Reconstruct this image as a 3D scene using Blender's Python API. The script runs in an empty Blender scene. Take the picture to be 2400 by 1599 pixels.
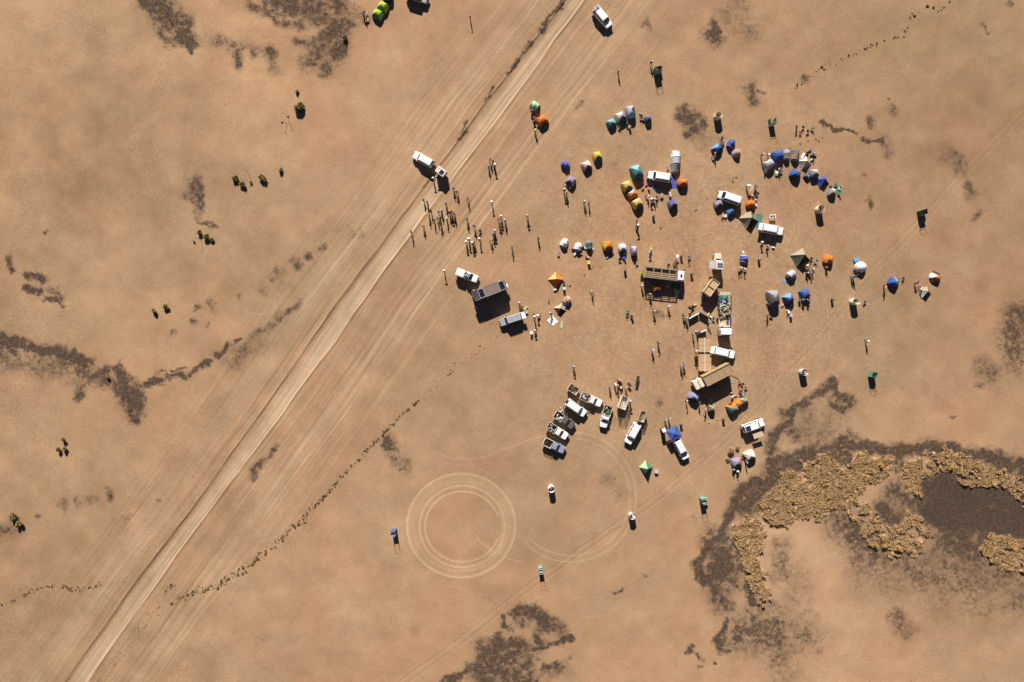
import bpy, bmesh, math, random
import numpy as np
from mathutils import Vector, Matrix
R=math.radians
C=bpy.context.scene.collection
SC=bpy.context.scene
# ---------------- camera, light, exposure ----------------
S=10.5            # photograph pixels per metre on the ground
H=152.4           # camera height
SUN_EL=32.5; SHADOW=(0.155,-0.988)
cd=bpy.data.cameras.new('camera'); cam=bpy.data.objects.new('camera',cd); C.objects.link(cam)
cam.location=(0,0,H); cam.rotation_euler=(0,0,0)
cd.sensor_width=36; cd.lens=36*H/(2400/S); cd.clip_start=1; cd.clip_end=20000
SC.camera=cam
w=bpy.data.worlds.new('World'); SC.world=w; w.use_nodes=True
nt=w.node_tree; nt.nodes.clear()
sky=nt.nodes.new('ShaderNodeTexSky'); sky.sky_type='NISHITA'; sky.sun_disc=False
sky.sun_elevation=R(SUN_EL)
saz=math.atan2(-SHADOW[0],-SHADOW[1])     # clockwise from +Y
sky.sun_rotation=saz; sky.air_density=0.45; sky.dust_density=0.0; sky.altitude=2500
bg=nt.nodes.new('ShaderNodeBackground'); bg.inputs[1].default_value=0.05
wo=nt.nodes.new('ShaderNodeOutputWorld')
nt.links.new(sky.outputs[0],bg.inputs[0]); nt.links.new(bg.outputs[0],wo.inputs[0])
sl=bpy.data.lights.new('sun','SUN'); sl.energy=5.0; sl.angle=R(0.5); sl.color=(1,0.95,0.87)
so=bpy.data.objects.new('sun',sl); C.objects.link(so)
sd=Vector((SHADOW[0],SHADOW[1],-math.tan(R(SUN_EL)))).normalized()
so.rotation_euler=sd.to_track_quat('-Z','Y').to_euler(); so.location=(0,60,120)
SC.view_settings.view_transform='Standard'; SC.view_settings.look='None'
SC.view_settings.exposure=0.60; SC.view_settings.gamma=1; SC.view_settings.use_curve_mapping=False
rnd=random.Random(7)
# ---------------- materials ----------------
MC={}
def mat(col,rough=0.7,metal=0.0,dust=0.12,name=None,bump=0.0,spec=0.3):
    key=(tuple(col),rough,metal,dust,bump)
    if key in MC: return MC[key]
    m=bpy.data.materials.new(name or 'paint'); m.use_nodes=True; n=m.node_tree; n.nodes.clear()
    o=n.nodes.new('ShaderNodeOutputMaterial'); b=n.nodes.new('ShaderNodeBsdfPrincipled')
    n.links.new(b.outputs[0],o.inputs[0])
    tc=n.nodes.new('ShaderNodeTexCoord'); no=n.nodes.new('ShaderNodeTexNoise'); no.inputs['Scale'].default_value=3.0; no.inputs['Detail'].default_value=5
    n.links.new(tc.outputs['Object'],no.inputs['Vector'])
    r=n.nodes.new('ShaderNodeMapRange'); r.inputs[1].default_value=0.35; r.inputs[2].default_value=0.75; r.inputs[3].default_value=0; r.inputs[4].default_value=dust*2.2
    n.links.new(no.outputs[0],r.inputs[0])
    mx=n.nodes.new('ShaderNodeMix'); mx.data_type='RGBA'; mx.inputs[6].default_value=(*col,1); mx.inputs[7].default_value=(0.42,0.30,0.20,1)
    n.links.new(r.outputs[0],mx.inputs[0]); n.links.new(mx.outputs[2],b.inputs['Base Color'])
    b.inputs['Roughness'].default_value=rough; b.inputs['Metallic'].default_value=metal
    b.inputs['Specular IOR Level'].default_value=spec
    if bump>0:
        n2=n.nodes.new('ShaderNodeTexNoise'); n2.inputs['Scale'].default_value=4; n2.inputs['Detail'].default_value=3
        n.links.new(tc.outputs['Object'],n2.inputs['Vector'])
        bp=n.nodes.new('ShaderNodeBump'); bp.inputs['Strength'].default_value=bump; bp.inputs['Distance'].default_value=0.25
        n.links.new(n2.outputs[0],bp.inputs['Height']); n.links.new(bp.outputs[0],b.inputs['Normal'])
    MC[key]=m; return m
COL=dict(sea=(.055,.21,.16),white=(.86,.86,.85),cream=(.72,.64,.5),grey=(.3,.3,.32),lgrey=(.5,.5,.53),dgrey=(.09,.09,.1),black=(.018,.018,.02),
 purple=(.28,.25,.42),lilac=(.42,.4,.55),violet=(.2,.1,.45),blue=(.02,.11,.38),royal=(.05,.08,.42),lblue=(.12,.38,.68),navy=(.02,.03,.1),
 teal=(.05,.2,.25),lteal=(.2,.5,.55),dteal=(.03,.12,.14),green=(.05,.25,.14),dgreen=(.03,.13,.08),mint=(.10,.42,.30),lime=(.45,.62,.05),lgreen=(.4,.62,.35),
 yellow=(.75,.52,.06),gold=(.6,.45,.16),orange=(.72,.2,.012),dorange=(.5,.12,.02),red=(.5,.03,.03),pink=(.75,.3,.35),magenta=(.6,.05,.25),
 tan=(.5,.33,.19),khaki=(.36,.31,.21),olive=(.16,.17,.1),brown=(.16,.09,.05),beige=(.55,.45,.32),skin=(.45,.27,.18),dskin=(.16,.08,.05),glass=(.012,.014,.018),
 rubber=(.02,.02,.02),steel=(.4,.4,.42),wood=(.42,.28,.15),maroon=(.22,.04,.05),silver=(.33,.34,.38),bluegrey=(.25,.29,.4),cyan=(.3,.65,.72),denim=(.08,.12,.22))
def F(c,b=0.5): return mat(COL[c],0.85,0,0.10,'fabric_'+c,b,0.15)      # fabric
def P(c): return mat(COL[c],0.45,0,0.07,'paint_'+c,0,0.4)              # paint
GLASS=mat(COL['glass'],0.12,0,0.02,'glass',0,0.5); RUB=mat(COL['rubber'],0.9,0,0.15,'rubber'); STEEL=mat(COL['steel'],0.4,0.6,0.1,'steel')
# ---------------- mesh builder ----------------
def rrect(lx,ly,r,n=4,cx=0,cy=0):
    out=[]
    for (sx,sy,a0) in ((1,1,0),(-1,1,90),(-1,-1,180),(1,-1,270)):
        for i in range(n+1):
            a=R(a0+90*i/n); out.append((cx+sx*(lx/2-r)+r*math.cos(a),cy+sy*(ly/2-r)+r*math.sin(a)))
    return out
class MB:
    def __init__(s): s.v=[]; s.f=[]; s.m=[]
    def add(s,vs,fs,mi=0):
        o=len(s.v); s.v+= [tuple(v) for v in vs]; s.f+=[tuple(o+i for i in f) for f in fs]; s.m+=[mi]*len(fs); return s
    def box(s,cx,cy,cz,sx,sy,sz,rz=0,mi=0):
        c,n=math.cos(rz),math.sin(rz); vs=[]
        for dz in (-.5,.5):
            for dx,dy in ((-.5,-.5),(.5,-.5),(.5,.5),(-.5,.5)):
                x,y=dx*sx,dy*sy; vs.append((cx+x*c-y*n,cy+x*n+y*c,cz+dz*sz))
        return s.add(vs,[(3,2,1,0),(4,5,6,7),(0,1,5,4),(1,2,6,5),(2,3,7,6),(3,0,4,7)],mi)
    def rings(s,rs,mi=0,c0=True,c1=True):
        n=len(rs[0]); vs=[p for r in rs for p in r]; fs=[]
        for k in range(len(rs)-1):
            for i in range(n):
                j=(i+1)%n; fs.append((k*n+i,k*n+j,(k+1)*n+j,(k+1)*n+i))
        if c0: fs.append(tuple(range(n-1,-1,-1)))
        if c1: fs.append(tuple((len(rs)-1)*n+i for i in range(n)))
        return s.add(vs,fs,mi)
    def tube(s,pts,r,n=5,mi=0):
        pts=[Vector(p) for p in pts]; rs=[]
        for i,p in enumerate(pts):
            d=(pts[min(i+1,len(pts)-1)]-pts[max(i-1,0)]).normalized()
            u=d.orthogonal().normalized(); w_=d.cross(u)
            # stable frame
            up=Vector((0,0,1)) if abs(d.z)<.9 else Vector((1,0,0))
            u=up.cross(d).normalized(); w_=d.cross(u)
            rr=r[i] if isinstance(r,(list,tuple)) else r
            rs.append([tuple(p+u*rr*math.cos(2*math.pi*k/n)+w_*rr*math.sin(2*math.pi*k/n)) for k in range(n)])
        return s.rings(rs,mi)
    def sheet(s,poly,z,t=0.02,mi=0):
        return s.rings([[(x,y,z) for x,y in poly],[(x,y,z+t) for x,y in poly]],mi)
    def ball(s,c,rx,ry,rz,n=8,k=5,mi=0,jit=0,half=False):
        rs=[]
        for a in range(k+1):
            t=math.pi*(a+.15)/(k+.3)*(0.5 if half else 1)
            rs.append([(c[0]+rx*math.sin(t)*math.cos(2*math.pi*i/n)*(1+rnd.uniform(-jit,jit)),c[1]+ry*math.sin(t)*math.sin(2*math.pi*i/n)*(1+rnd.uniform(-jit,jit)),c[2]+rz*math.cos(t)) for i in range(n)])
        rs.reverse(); return s.rings(rs,mi)
    def build(s,name,mats,parent=None,smooth=False,loc=None,rz=0):
        me=bpy.data.meshes.new(name); me.from_pydata(s.v,[],s.f)
        if not isinstance(mats,(list,tuple)): mats=[mats]
        for m in mats: me.materials.append(m)
        if len(mats)>1: me.polygons.foreach_set('material_index',s.m)
        if smooth: me.polygons.foreach_set('use_smooth',[True]*len(s.f))
        me.update(); me.validate()
        o=bpy.data.objects.new(name,me); C.objects.link(o)
        if parent is not None: o.parent=parent
        if loc is not None: o.location=loc; o.rotation_euler=(0,0,rz)
        return o
def tag(o,label,cat,group=None,kind=None):
    if label: o['label']=label
    if cat: o['category']=cat
    if group: o['group']=group
    if kind: o['kind']=kind
    return o
def root(name,loc,rz,label,cat,group=None):
    o=bpy.data.objects.new(name,None); C.objects.link(o); o.location=loc; o.rotation_euler=(0,0,rz)
    o.empty_display_size=.3
    return tag(o,label,cat,group)
def dup(o,parent=None):
    c=o.copy(); C.objects.link(c); c.parent=parent
    for ch in list(o.children): dup(ch,c)
    return c
def W(x,y,z=0.0):
    k=(H-z)/H/S; return ((x-1200)*k,(799.5-y)*k)
def ang(dx,dy): return math.atan2(-dy,dx)
# ---------------- ground ----------------
def axis(lo,hi,step,far):
    d=list(np.arange(lo,hi+step,step)); a=[];g=step*4;x=lo
    while x>-far: x-=g; g*=1.5; a.append(x)
    b=[];g=step*4;x=d[-1]
    while x<far: x+=g; g*=1.5; b.append(x)
    return np.array(a[::-1]+d+b)
ax=axis(-90,2490,2.0,60000); ay=axis(-90,1690,2.0,60000)
GX,GY=np.meshgrid(ax,ay); NX,NY=len(ax),len(ay)
def vn(x,y,seed):
    rs=np.random.RandomState(seed); T=rs.rand(256,256).astype(np.float32)
    xi=np.floor(x).astype(int); yi=np.floor(y).astype(int); fx=x-xi; fy=y-yi
    fx=fx*fx*(3-2*fx); fy=fy*fy*(3-2*fy)
    a=T[yi%256,xi%256]; b=T[yi%256,(xi+1)%256]; c=T[(yi+1)%256,xi%256]; d=T[(yi+1)%256,(xi+1)%256]
    return (a*(1-fx)+b*fx)*(1-fy)+(c*(1-fx)+d*fx)*fy
def fbm(x,y,sc,seed,o=4):
    v=0;a=.5;t=0
    for i in range(o):
        v=v+a*vn(x/sc+i*17.3,y/sc+i*31.7,seed+i); t+=a; a*=.5; sc/=2.03
    return v/t
wx=GX+ (fbm(GX,GY,26,1,3)-.5)*26+(fbm(GX,GY,7,61,2)-.5)*9; wy=GY+(fbm(GX,GY,26,9,3)-.5)*26+(fbm(GX,GY,7,71,2)-.5)*9
dark=np.zeros_like(GX); track=np.zeros_like(GX); grass=np.zeros_like(GX); hz=np.zeros_like(GX); road=np.zeros_like(GX)
def seg(A,X,Y,x0,y0,x1,y1,w,st,mode='max',soft=1.0,pad=30):
    i0,i1=np.searchsorted(ay,[min(y0,y1)-w-pad,max(y0,y1)+w+pad]); j0,j1=np.searchsorted(ax,[min(x0,x1)-w-pad,max(x0,x1)+w+pad])
    if i1<=i0 or j1<=j0: return
    sx=X[i0:i1,j0:j1]; sy=Y[i0:i1,j0:j1]; dx,dy=x1-x0,y1-y0; L=dx*dx+dy*dy+1e-9
    t=np.clip(((sx-x0)*dx+(sy-y0)*dy)/L,0,1); d=np.hypot(sx-x0-t*dx,sy-y0-t*dy)
    f=np.clip(1-d/w,0,1); f=np.minimum(f*(1/soft),1) if soft<1 else f; f=f*f*(3-2*f)*st
    if mode=='max': A[i0:i1,j0:j1]=np.maximum(A[i0:i1,j0:j1],f)
    elif mode=='abs': 
        B=A[i0:i1,j0:j1]; A[i0:i1,j0:j1]=np.where(np.abs(f)>np.abs(B),f,B)
    else: A[i0:i1,j0:j1]+=f
def dk(pts,w,st):
    if len(pts)==1: pts=[pts[0],(pts[0][0]+.5,pts[0][1])]
    for a,b in zip(pts[:-1],pts[1:]): seg(dark,wx,wy,*a,*b,w*2.7,st*1.12,'max',1)
def z(pts,s,ox,oy): return [(ox+a/s,oy+b/s) for a,b in pts]
dk([(344,-5),(383,30),(425,53)],20,.8); dk([(425,53),(432,90),(440,100)],14,.85); dk([(432,96),(448,119)],6,.9); dk([(360,45),(385,80),(400,95)],12,.55)
dk([(420,70),(470,90),(540,105),(620,120)],12,.34)
dk([(585,11),(628,34),(662,54),(705,60)],8,.6); dk([(650,5),(720,12),(785,15)],24,.62); dk([(690,30),(760,45)],18,.45); dk([(796,50),(765,95),(727,142)],15,.66); dk([(810,60),(800,100),(765,160)],14,.62); dk([(700,100),(730,100)],8,.6); dk([(830,30),(855,40)],10,.4)
dk([(551,108),(559,150)],9,.6); dk([(580,110),(600,130)],9,.42); dk([(630,115),(643,160)],10,.5)
dk([(452,432),(450,450)],13,.9); dk([(452,460),(463,480)],8,.7); dk([(463,480),(462,500)],8,.45); dk([(468,518),(500,528)],4,.55); dk([(470,440),(472,465)],4,.6)
dk([(-8,792),(46,806),(88,821),(126,818),(165,833),(210,850)],9,.98); dk([(-8,798),(34,833)],5,.8); dk([(120,835),(126,852)],4,.6); dk([(185,868),(220,845)],4,.75)
dk([(-5,830),(60,850),(150,855),(200,880)],22,.42)
dk([(182,930),(214,890),(240,868)],7,.75); dk([(240,868),(275,863),(284,880),(291,913)],9,.92); dk([(240,890),(265,900)],12,.75); dk([(300,915),(308,950)],20,.86); dk([(325,905),(330,945)],9,.8); dk([(302,967),(321,982)],6,.9)
dk([(325,908),(345,895),(375,888)],6,.92); dk([(393,884),(432,878)],5,.95); dk([(445,874),(470,865),(494,848)],4,.9); dk([(365,873),(430,862)],2.5,.6); dk([(512,832),(524,816),(536,806)],6,.85); dk([(553,800),(563,795)],3,.8)
dk([(590,786),(628,764),(666,737),(700,715)],6,.5); dk([(540,850),(600,800)],14,.33)
dk([(61,672),(77,680),(98,684)],5,.85); dk([(105,700),(130,703),(152,722)],4,.8); dk([(61,641),(64,645)],5,.8); dk([(80,643),(100,660)],6,.85); dk([(125,680),(145,700)],8,.55); dk([(20,610),(28,630)],6,.6); dk([(113,542)],4,.8)
for p,r_,s_ in (((467,722),6,.8),((450,757),6,.6),((487,765),4,.7),((403,780),5,.6),((497,715),7,.5),((560,693),5,.6),((608,682),7,.55),((650,649),13,.6),((693,618),10,.6),((727,600),7,.7),((756,584),7,.8),((848,545),8,.4),((820,545),8,.35)): dk([p],r_,s_*.8)
for p,r_,s_ in (((260,1160),9,.75),((212,1170),8,.62),((184,1178),6,.72),((150,1188),9,.6),((90,1210),5,.7),((5,1240),12,.7),((370,1175),5,.6),((297,1215),8,.42),((30,1235),20,.4)): dk([p],r_*.85,s_*.78)
dk([(590,1115),(600,1097),(640,1060)],7,.55); dk([(596,1103)],6,.85)
dk([(911,1038)],10,1); dk([(922,1050)],8,.7); dk([(925,1075),(945,1090)],12,.4); dk([(935,1105),(946,1095)],3,.7)
K=lambda *p: z(p,2.6155,800,1000)
dk(K((980,1175),(990,1225),(1030,1255)),5,.8); dk(K((1060,1150),(1120,1130),(1190,1125),(1245,1170),(1225,1230)),11,.86); dk(K((1060,1150),(1100,1200)),12,.66)
dk(K((950,1305),(1000,1350),(1080,1340)),13,.75); dk(K((1050,1400),(1150,1400)),22,.6); dk(K((1280,1200),(1330,1250)),14,.5)
dk(K((1190,1375),(1250,1350),(1300,1340),(1420,1290)),5,.95); dk(K((1195,1275),(1230,1330)),8,.7); dk(K((640,1560),(700,1540),(770,1500),(830,1440),(900,1370)),7,.88); dk(K((900,1400),(980,1480),(1100,1540)),24,.68)
dk(K((830,1500),(900,1560)),20,.6);dk(K((1130,1480),(1180,1560)),14,.6); dk(K((1225,1490),(1270,1500),(1330,1470)),5,.85); dk(K((1250,1530),(1350,1500)),14,.4); dk(K((1390,1420)),4,.6)
K=lambda *p: z(p,2.613,1500,850)
dk(K((1180,130),(1080,190),(960,285)),8,.92); dk(K((960,285),(880,370),(820,455)),9,.85); dk(K((900,330),(960,430)),16,.5); dk(K((1180,140),(1200,190),(1290,235),(1310,270),(1250,300),(1170,265)),7,.75); dk(K((1180,220),(1280,280)),16,.42)
dk(K((820,470),(800,540)),12,.6); dk(K((1000,300),(1060,420),(1180,400)),30,.28); dk(K((1300,440),(1350,470)),10,.4)
dk(K((800,620),(900,585),(1000,560),(1120,520),(1300,498),(1450,532),(1600,545),(1780,522),(1950,545),(2130,572),(2360,640)),11,.95)
dk(K((800,650),(850,700),(930,620),(1000,600)),14,.75); dk(K((1050,560),(1250,580),(1280,640)),14,.75); dk(K((1590,560),(1590,640)),9,.8); dk(K((2200,600),(2360,700)),16,.85)
dk(K((810,720),(650,765),(590,830),(545,960),(490,1060)),9,.9); dk(K((800,760),(640,880)),22,.66); dk(K((490,1060),(400,1140),(350,1230),(370,1300),(430,1370),(500,1420)),8,.85); dk(K((480,1100),(560,1300)),26,.66); dk(K((450,1300),(520,1480)),20,.6); dk(K((590,1100),(640,1300),(700,1460)),9,.7)
dk(K((440,1240),(500,1260)),8,.9)
dk(K((1850,860),(2200,860),(2330,950)),38,1); dk(K((1780,900),(1900,1000),(2150,1050),(2300,1040)),22,1); dk(K((1750,760),(1900,720),(1950,800)),20,1); dk(K((1720,820),(1760,900)),14,.95)
dk(K((1560,790),(1620,880)),24,.6); dk(K((1480,900),(1560,960)),18,.75)
dk(K((1220,960),(1350,1120)),30,.62); dk(K((1380,1090),(1500,1200)),22,.6); dk(K((1500,1230),(1900,1280),(2300,1360)),52,.42); dk(K((1850,1120),(2100,1130)),26,.68); dk(K((1900,1400),(2300,1440)),44,.3); dk(K((860,1150),(870,1300)),22,.4); dk(K((900,1280),(960,1400)),30,.3)
K=lambda *p: z(p,3.923,1600,1200)
dk(K((390,1005),(385,1080),(345,1170)),6,.95); dk(K((345,1180),(370,1260)),10,.82); dk(K((520,1060),(560,1080)),9,.85); dk(K((510,1160),(560,1170)),9,.85); dk(K((600,1100),(850,1100)),38,.5); dk(K((800,1000),(1100,1150)),38,.38); dk(K((670,840)),10,.8); dk(K((655,965)),8,.9); dk(K((850,1300),(950,1500)),30,.32)
dk(K((65,1280),(75,1300)),6,.92); dk(K((155,1340)),4,.8); dk(K((130,1412),(165,1412)),2,.9); dk(K((270,1380)),4,.6); dk(K((740,880),(820,900)),16,.5); dk(K((300,780),(450,850)),12,.66); dk(K((1970,950),(2060,1080)),16,.45)
K=lambda *p: z(p,2.941,1600,0)
dk(K((200,150),(215,190),(190,240),(230,220)),7,.8); dk(K((180,240),(230,280)),14,.5); dk(K((460,620),(480,690)),12,.5); dk(K((540,640)),4,.5)
dk(K((0,750),(40,790),(60,830)),8,.8); dk(K((0,800),(50,820),(110,790)),10,.8); dk(K((40,910),(130,880),(150,840)),9,.7); dk(K((60,860),(120,950)),20,.3)
dk(K((950,838),(1040,890),(1100,905),(1190,932)),2.6,.9); dk(K((1225,952),(1300,964),(1380,967)),2.2,.95); dk(K((1390,980),(1420,1050)),10,.35); dk(K((1820,1080),(1920,1160)),18,.42); dk(K((1290,1380),(1300,1420)),6,.6); dk(K((2030,1500)),6,.7)
dk(K((1460,740),(1450,760)),8,.5); dk(K((1290,830),(1300,860)),8,.45); dk(K((2080,170),(2110,220)),3,.6); dk(K((1400,700)),2,.9); dk(K((1240,1210)),5,.5); dk(K((1960,1290),(2000,1350)),8,.45); dk(K((2270,20)),8,.5); dk(K((380,30),(300,120),(450,200)),20,.3); dk(K((840,545)),7,.5)
dk([(2395,740),(2378,780),(2385,830)],30,.5); dk([(2300,860),(2330,880)],20,.35); dk([(2300,905)],8,.4)
for p,r_,s_ in (((1357,246),5,.75),((1352,254),3,.6),((1545,945),6,.6),((1447,345),6,.4),((1440,385),7,.4),((1535,735),8,.55),((1545,745),7,.45),((1518,50),6,.7),((1508,60),6,.5),((1520,62),8,.45),((2231,978),5,.6),((1620,1215),3,.5),((1440,1390),4,.9),((1452,1383),4,.9),((1433,1384),2,.9),((1505,1355),3,.6),((1460,1160),14,.35),((1420,1125),16,.3),((975,1480),10,.2)): dk([p],r_*.85,s_*.78)
dk([(1325,0),(1300,28),(1262,78)],3.5,.85); dk([(1245,100),(1222,128),(1190,170)],3,.75); dk([(1160,205),(1142,233)],2.5,.7); dk([(1100,290),(1072,328)],2.2,.6); dk([(1010,412),(990,440)],2,.5)
# tracks: soft pale / dark lines scraped in the crust
def tr(pts,w,st,gap=0,vary=True):
    P_=[Vector((a,b)) for a,b in pts]
    for k in ((-gap/2,gap/2) if gap else (0,)):
        Q=[]
        for i,p in enumerate(P_):
            d=(P_[min(i+1,len(P_)-1)]-P_[max(i-1,0)]).normalized(); Q.append((p.x-d.y*k,p.y+d.x*k))
        for a,b in zip(Q[:-1],Q[1:]): seg(track,GX,GY,*a,*b,w,st,'abs',pad=4)
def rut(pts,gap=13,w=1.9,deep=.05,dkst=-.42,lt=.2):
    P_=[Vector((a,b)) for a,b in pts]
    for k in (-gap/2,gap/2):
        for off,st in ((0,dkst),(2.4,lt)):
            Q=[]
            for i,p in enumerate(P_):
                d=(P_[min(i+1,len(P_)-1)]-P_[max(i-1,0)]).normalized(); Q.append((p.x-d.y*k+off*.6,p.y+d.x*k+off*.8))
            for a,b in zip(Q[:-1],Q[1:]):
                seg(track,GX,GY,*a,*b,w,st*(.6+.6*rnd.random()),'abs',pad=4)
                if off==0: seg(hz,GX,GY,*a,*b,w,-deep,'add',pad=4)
def sm(pts,n=6):
    out=[]; P_=[Vector(p) for p in pts]
    for i in range(len(P_)-1):
        p0=P_[max(i-1,0)];p1=P_[i];p2=P_[i+1];p3=P_[min(i+2,len(P_)-1)]
        for k in range(n):
            t=k/n; out.append(tuple(.5*((2*p1)+(p2-p0)*t+(2*p0-5*p1+4*p2-p3)*t*t+(3*p1-p0-3*p2+p3)*t**3)))
    out.append(tuple(P_[-1])); return out
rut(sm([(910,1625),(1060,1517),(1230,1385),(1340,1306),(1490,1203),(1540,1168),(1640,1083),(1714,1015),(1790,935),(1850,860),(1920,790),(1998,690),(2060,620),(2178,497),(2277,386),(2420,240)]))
def circ(cx,cy,rx,ry,a0,a1,w,st,n=70):
    tr([(cx+rx*math.cos(R(a0+(a1-a0)*i/n)),cy+ry*math.sin(R(a0+(a1-a0)*i/n))) for i in range(n+1)],w,st)
circ(1081,1232,127,122,0,360,3.2,1); circ(1082,1232,114,110,90,380,3,.5); circ(1083,1234,100.5,96,0,360,3,.95); circ(1083.5,1234.5,88,83,20,340,2.6,.9); circ(1083.5,1234,85.5,80.5,60,330,1.6,.6); circ(1083,1236,107,104,10,175,5,.38); circ(1086,1234,117,114,-60,60,4,.3); circ(1083,1234,104,100,0,360,4,-.16)
for r_,s_ in ((120,.30),(106,.34),(94,.22)): circ(1082,1233,r_+1,r_-3,0,360,9,s_)
circ(1081,1232,123,119,0,360,2.4,.5); circ(1082,1233,110,106,200,460,2.4,.5); circ(1083,1234,97,93,0,360,2.2,.5)
circ(1338,1165,153,152,-95,130,3.4,.5); circ(1338,1165,138,137,-85,135,3.2,.5); circ(1290,1195,200,130,110,150,3,.55)
tr(sm([(1338,1013),(1270,1022),(1190,1050),(1130,1072),(1060,1075),(1030,1062)]),3,.5); tr(sm([(1330,1030),(1250,1045),(1180,1073),(1110,1092),(1040,1085)]),2.4,.3)
tr(sm([(1060,1060),(1120,1095),(1180,1135),(1205,1200),(1215,1250),(1250,1290)]),2.6,.35)
for k in range(5): circ(1700+k*4,775,190+k*14,215+k*9,-150,20+k*6,3,.26+.05*rnd.random()); circ(1500+k*3,745,60+k*17,70+k*11,-40,190,3,.22)
for k in range(3): circ(1400+k*30,640+k*10,110+k*30,75+k*20,20,150,3,.22)
# graded road with parallel wheel tracks, berm shade painted in
Lp=[(1345,-30),(1300,34),(1224,130),(1142,235),(1075,330),(940,511),(900,565),(788,714),(708,829),(643,925),(574,1020),(517,1100),(451,1190),(333,1344),(153,1599),(60,1730)]
Rp=[(1394,-32),(1300,93),(1225,200),(1127,330),(1070,406),(985,518),(900,634),(830,733),(785,802),(700,913),(658,975),(563,1100),(512,1168),(405,1313),(203,1599),(110,1735)]
def fx(pl,y): 
    p=sorted((b,a) for a,b in pl); return np.interp(y,[q[0] for q in p],[q[1] for q in p])
yy=np.clip(GY,-60,1720); ext=(GY-yy)*-0.735
XL=fx(Lp,yy)+ext+ (fbm(yy,yy*0,40,3,2)-.5)*4; XR=fx(Rp,yy)+ext+(fbm(yy,yy*0,50,5,2)-.5)*4
cn=0.806; dL=(GX-XL)*cn; dR=(GX-XR)*cn; wd=(XR-XL)*cn
along=GX*.6-GY*.8
env=1/(1+np.exp(-(dL+150)/28))*1/(1+np.exp((dR-190)/45))
def strk(sc,al,seed,bend=6):
    return fbm(dL+ (fbm(along,along*0,300,seed+40,2)-.5)*bend,along/al*sc,sc,seed,3)
s1=strk(16,700,11)-.5; s2=strk(5,420,13)-.5; s3=strk(2.8,160,15)-.5
s4=strk(2.0,240,19,3)-.5
track+=env*(s1*.55+s2*.7+s3*.75+s4*.85)*1.05
inr=1/(1+np.exp(-(dL-1)/1.2))*1/(1+np.exp((dR+0)/1.5)); u=np.clip(dL/np.maximum(wd,1),0,1)
road=np.maximum(inr*(.18+.72*np.clip((u-.2)/.3,0,1))*(.35+1.9*(s2+.5)*(s3+.6)+1.2*s4),0)
road+=env*np.exp(-((dR-95)/26)**2)*.36*(.5+s2*3) + env*np.exp(-((dL+62)/30)**2)*.22
road=np.clip(road,0,1)
hz+= -0.13*inr + 0.13*np.exp(-((dL+1.2)/1.7)**2)*(.2+1.5*fbm(along,along*0,45,35,3))+ .2*np.exp(-((dR-1)/1.8)**2)*(.4+1.2*fbm(along,along*0,60,31,2)) + .09*np.exp(-((dR+7)/1.5)**2)*(fbm(along,along*0,90,33,2)) + env*(s2*.07+s3*.07)
track-= np.exp(-((dL+.5)/1.7)**2)*.5*(.1+1.6*fbm(along,along*0,35,37,3))+np.exp(-((dR-2.5)/1.5)**2)*.5  # shade of the edge ridges, painted as dark lines beside the road
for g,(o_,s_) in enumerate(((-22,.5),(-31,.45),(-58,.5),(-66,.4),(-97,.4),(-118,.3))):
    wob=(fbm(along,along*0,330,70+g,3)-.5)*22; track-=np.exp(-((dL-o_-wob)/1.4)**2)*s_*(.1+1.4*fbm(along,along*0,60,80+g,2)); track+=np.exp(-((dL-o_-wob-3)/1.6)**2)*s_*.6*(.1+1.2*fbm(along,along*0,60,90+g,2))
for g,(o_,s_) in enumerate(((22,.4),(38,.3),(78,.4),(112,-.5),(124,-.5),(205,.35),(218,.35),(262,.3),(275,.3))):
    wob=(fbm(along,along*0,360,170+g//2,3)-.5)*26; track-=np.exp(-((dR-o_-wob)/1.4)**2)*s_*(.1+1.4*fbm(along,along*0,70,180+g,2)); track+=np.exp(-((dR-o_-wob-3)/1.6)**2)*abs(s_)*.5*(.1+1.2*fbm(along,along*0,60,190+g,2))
for g,o_ in ((0,64),(1,150),(2,172)):
    wob=(fbm(along,along*0,260,50+g,3)-.5)*16
    track-=np.exp(-((dR-o_-wob)/1.5)**2)*.38*np.clip((GY-250)/300,0,1)*(.3+fbm(along,along*0,40,60+g,2))
tr(sm([(1220,330),(1120,470),(1040,560),(955,680)]),2,.35,14); tr(sm([(780,720),(748,790),(722,812),(700,830)]),2,-.5,8); tr(sm([(640,930),(600,955),(540,975),(500,1000),(470,1060),(430,1110)]),2,-.35,10); tr(sm([(700,905),(655,935),(600,1000)]),2,-.4,6); tr(sm([(1015,398),(965,450),(905,505),(870,560)]),1.8,-.5,5)
for o_,s_ in ((-5,.55),(-12,.4),(-17,.3),(-26,.35)):
    wob=(fbm(along,along*0,200,int(400-o_),3)-.5)*9; track-=np.exp(-((dR-o_-wob)/1.2)**2)*s_*inr*(.1+1.5*fbm(along,along*0,40,int(420-o_),2)); road*=1-.5*np.exp(-((dR-o_-wob)/1.4)**2)*inr*s_*1.5
for (x,y) in ((1322,66),(1312,79),(826,733),(822,745),(788,722),(605,1035),(613,1032),(680,850)):
    for k in range(2): tr([(x-6,y-2+k*3),(x+6,y+1+k*3)],1.3,-.9 if x>700 else .4)
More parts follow.
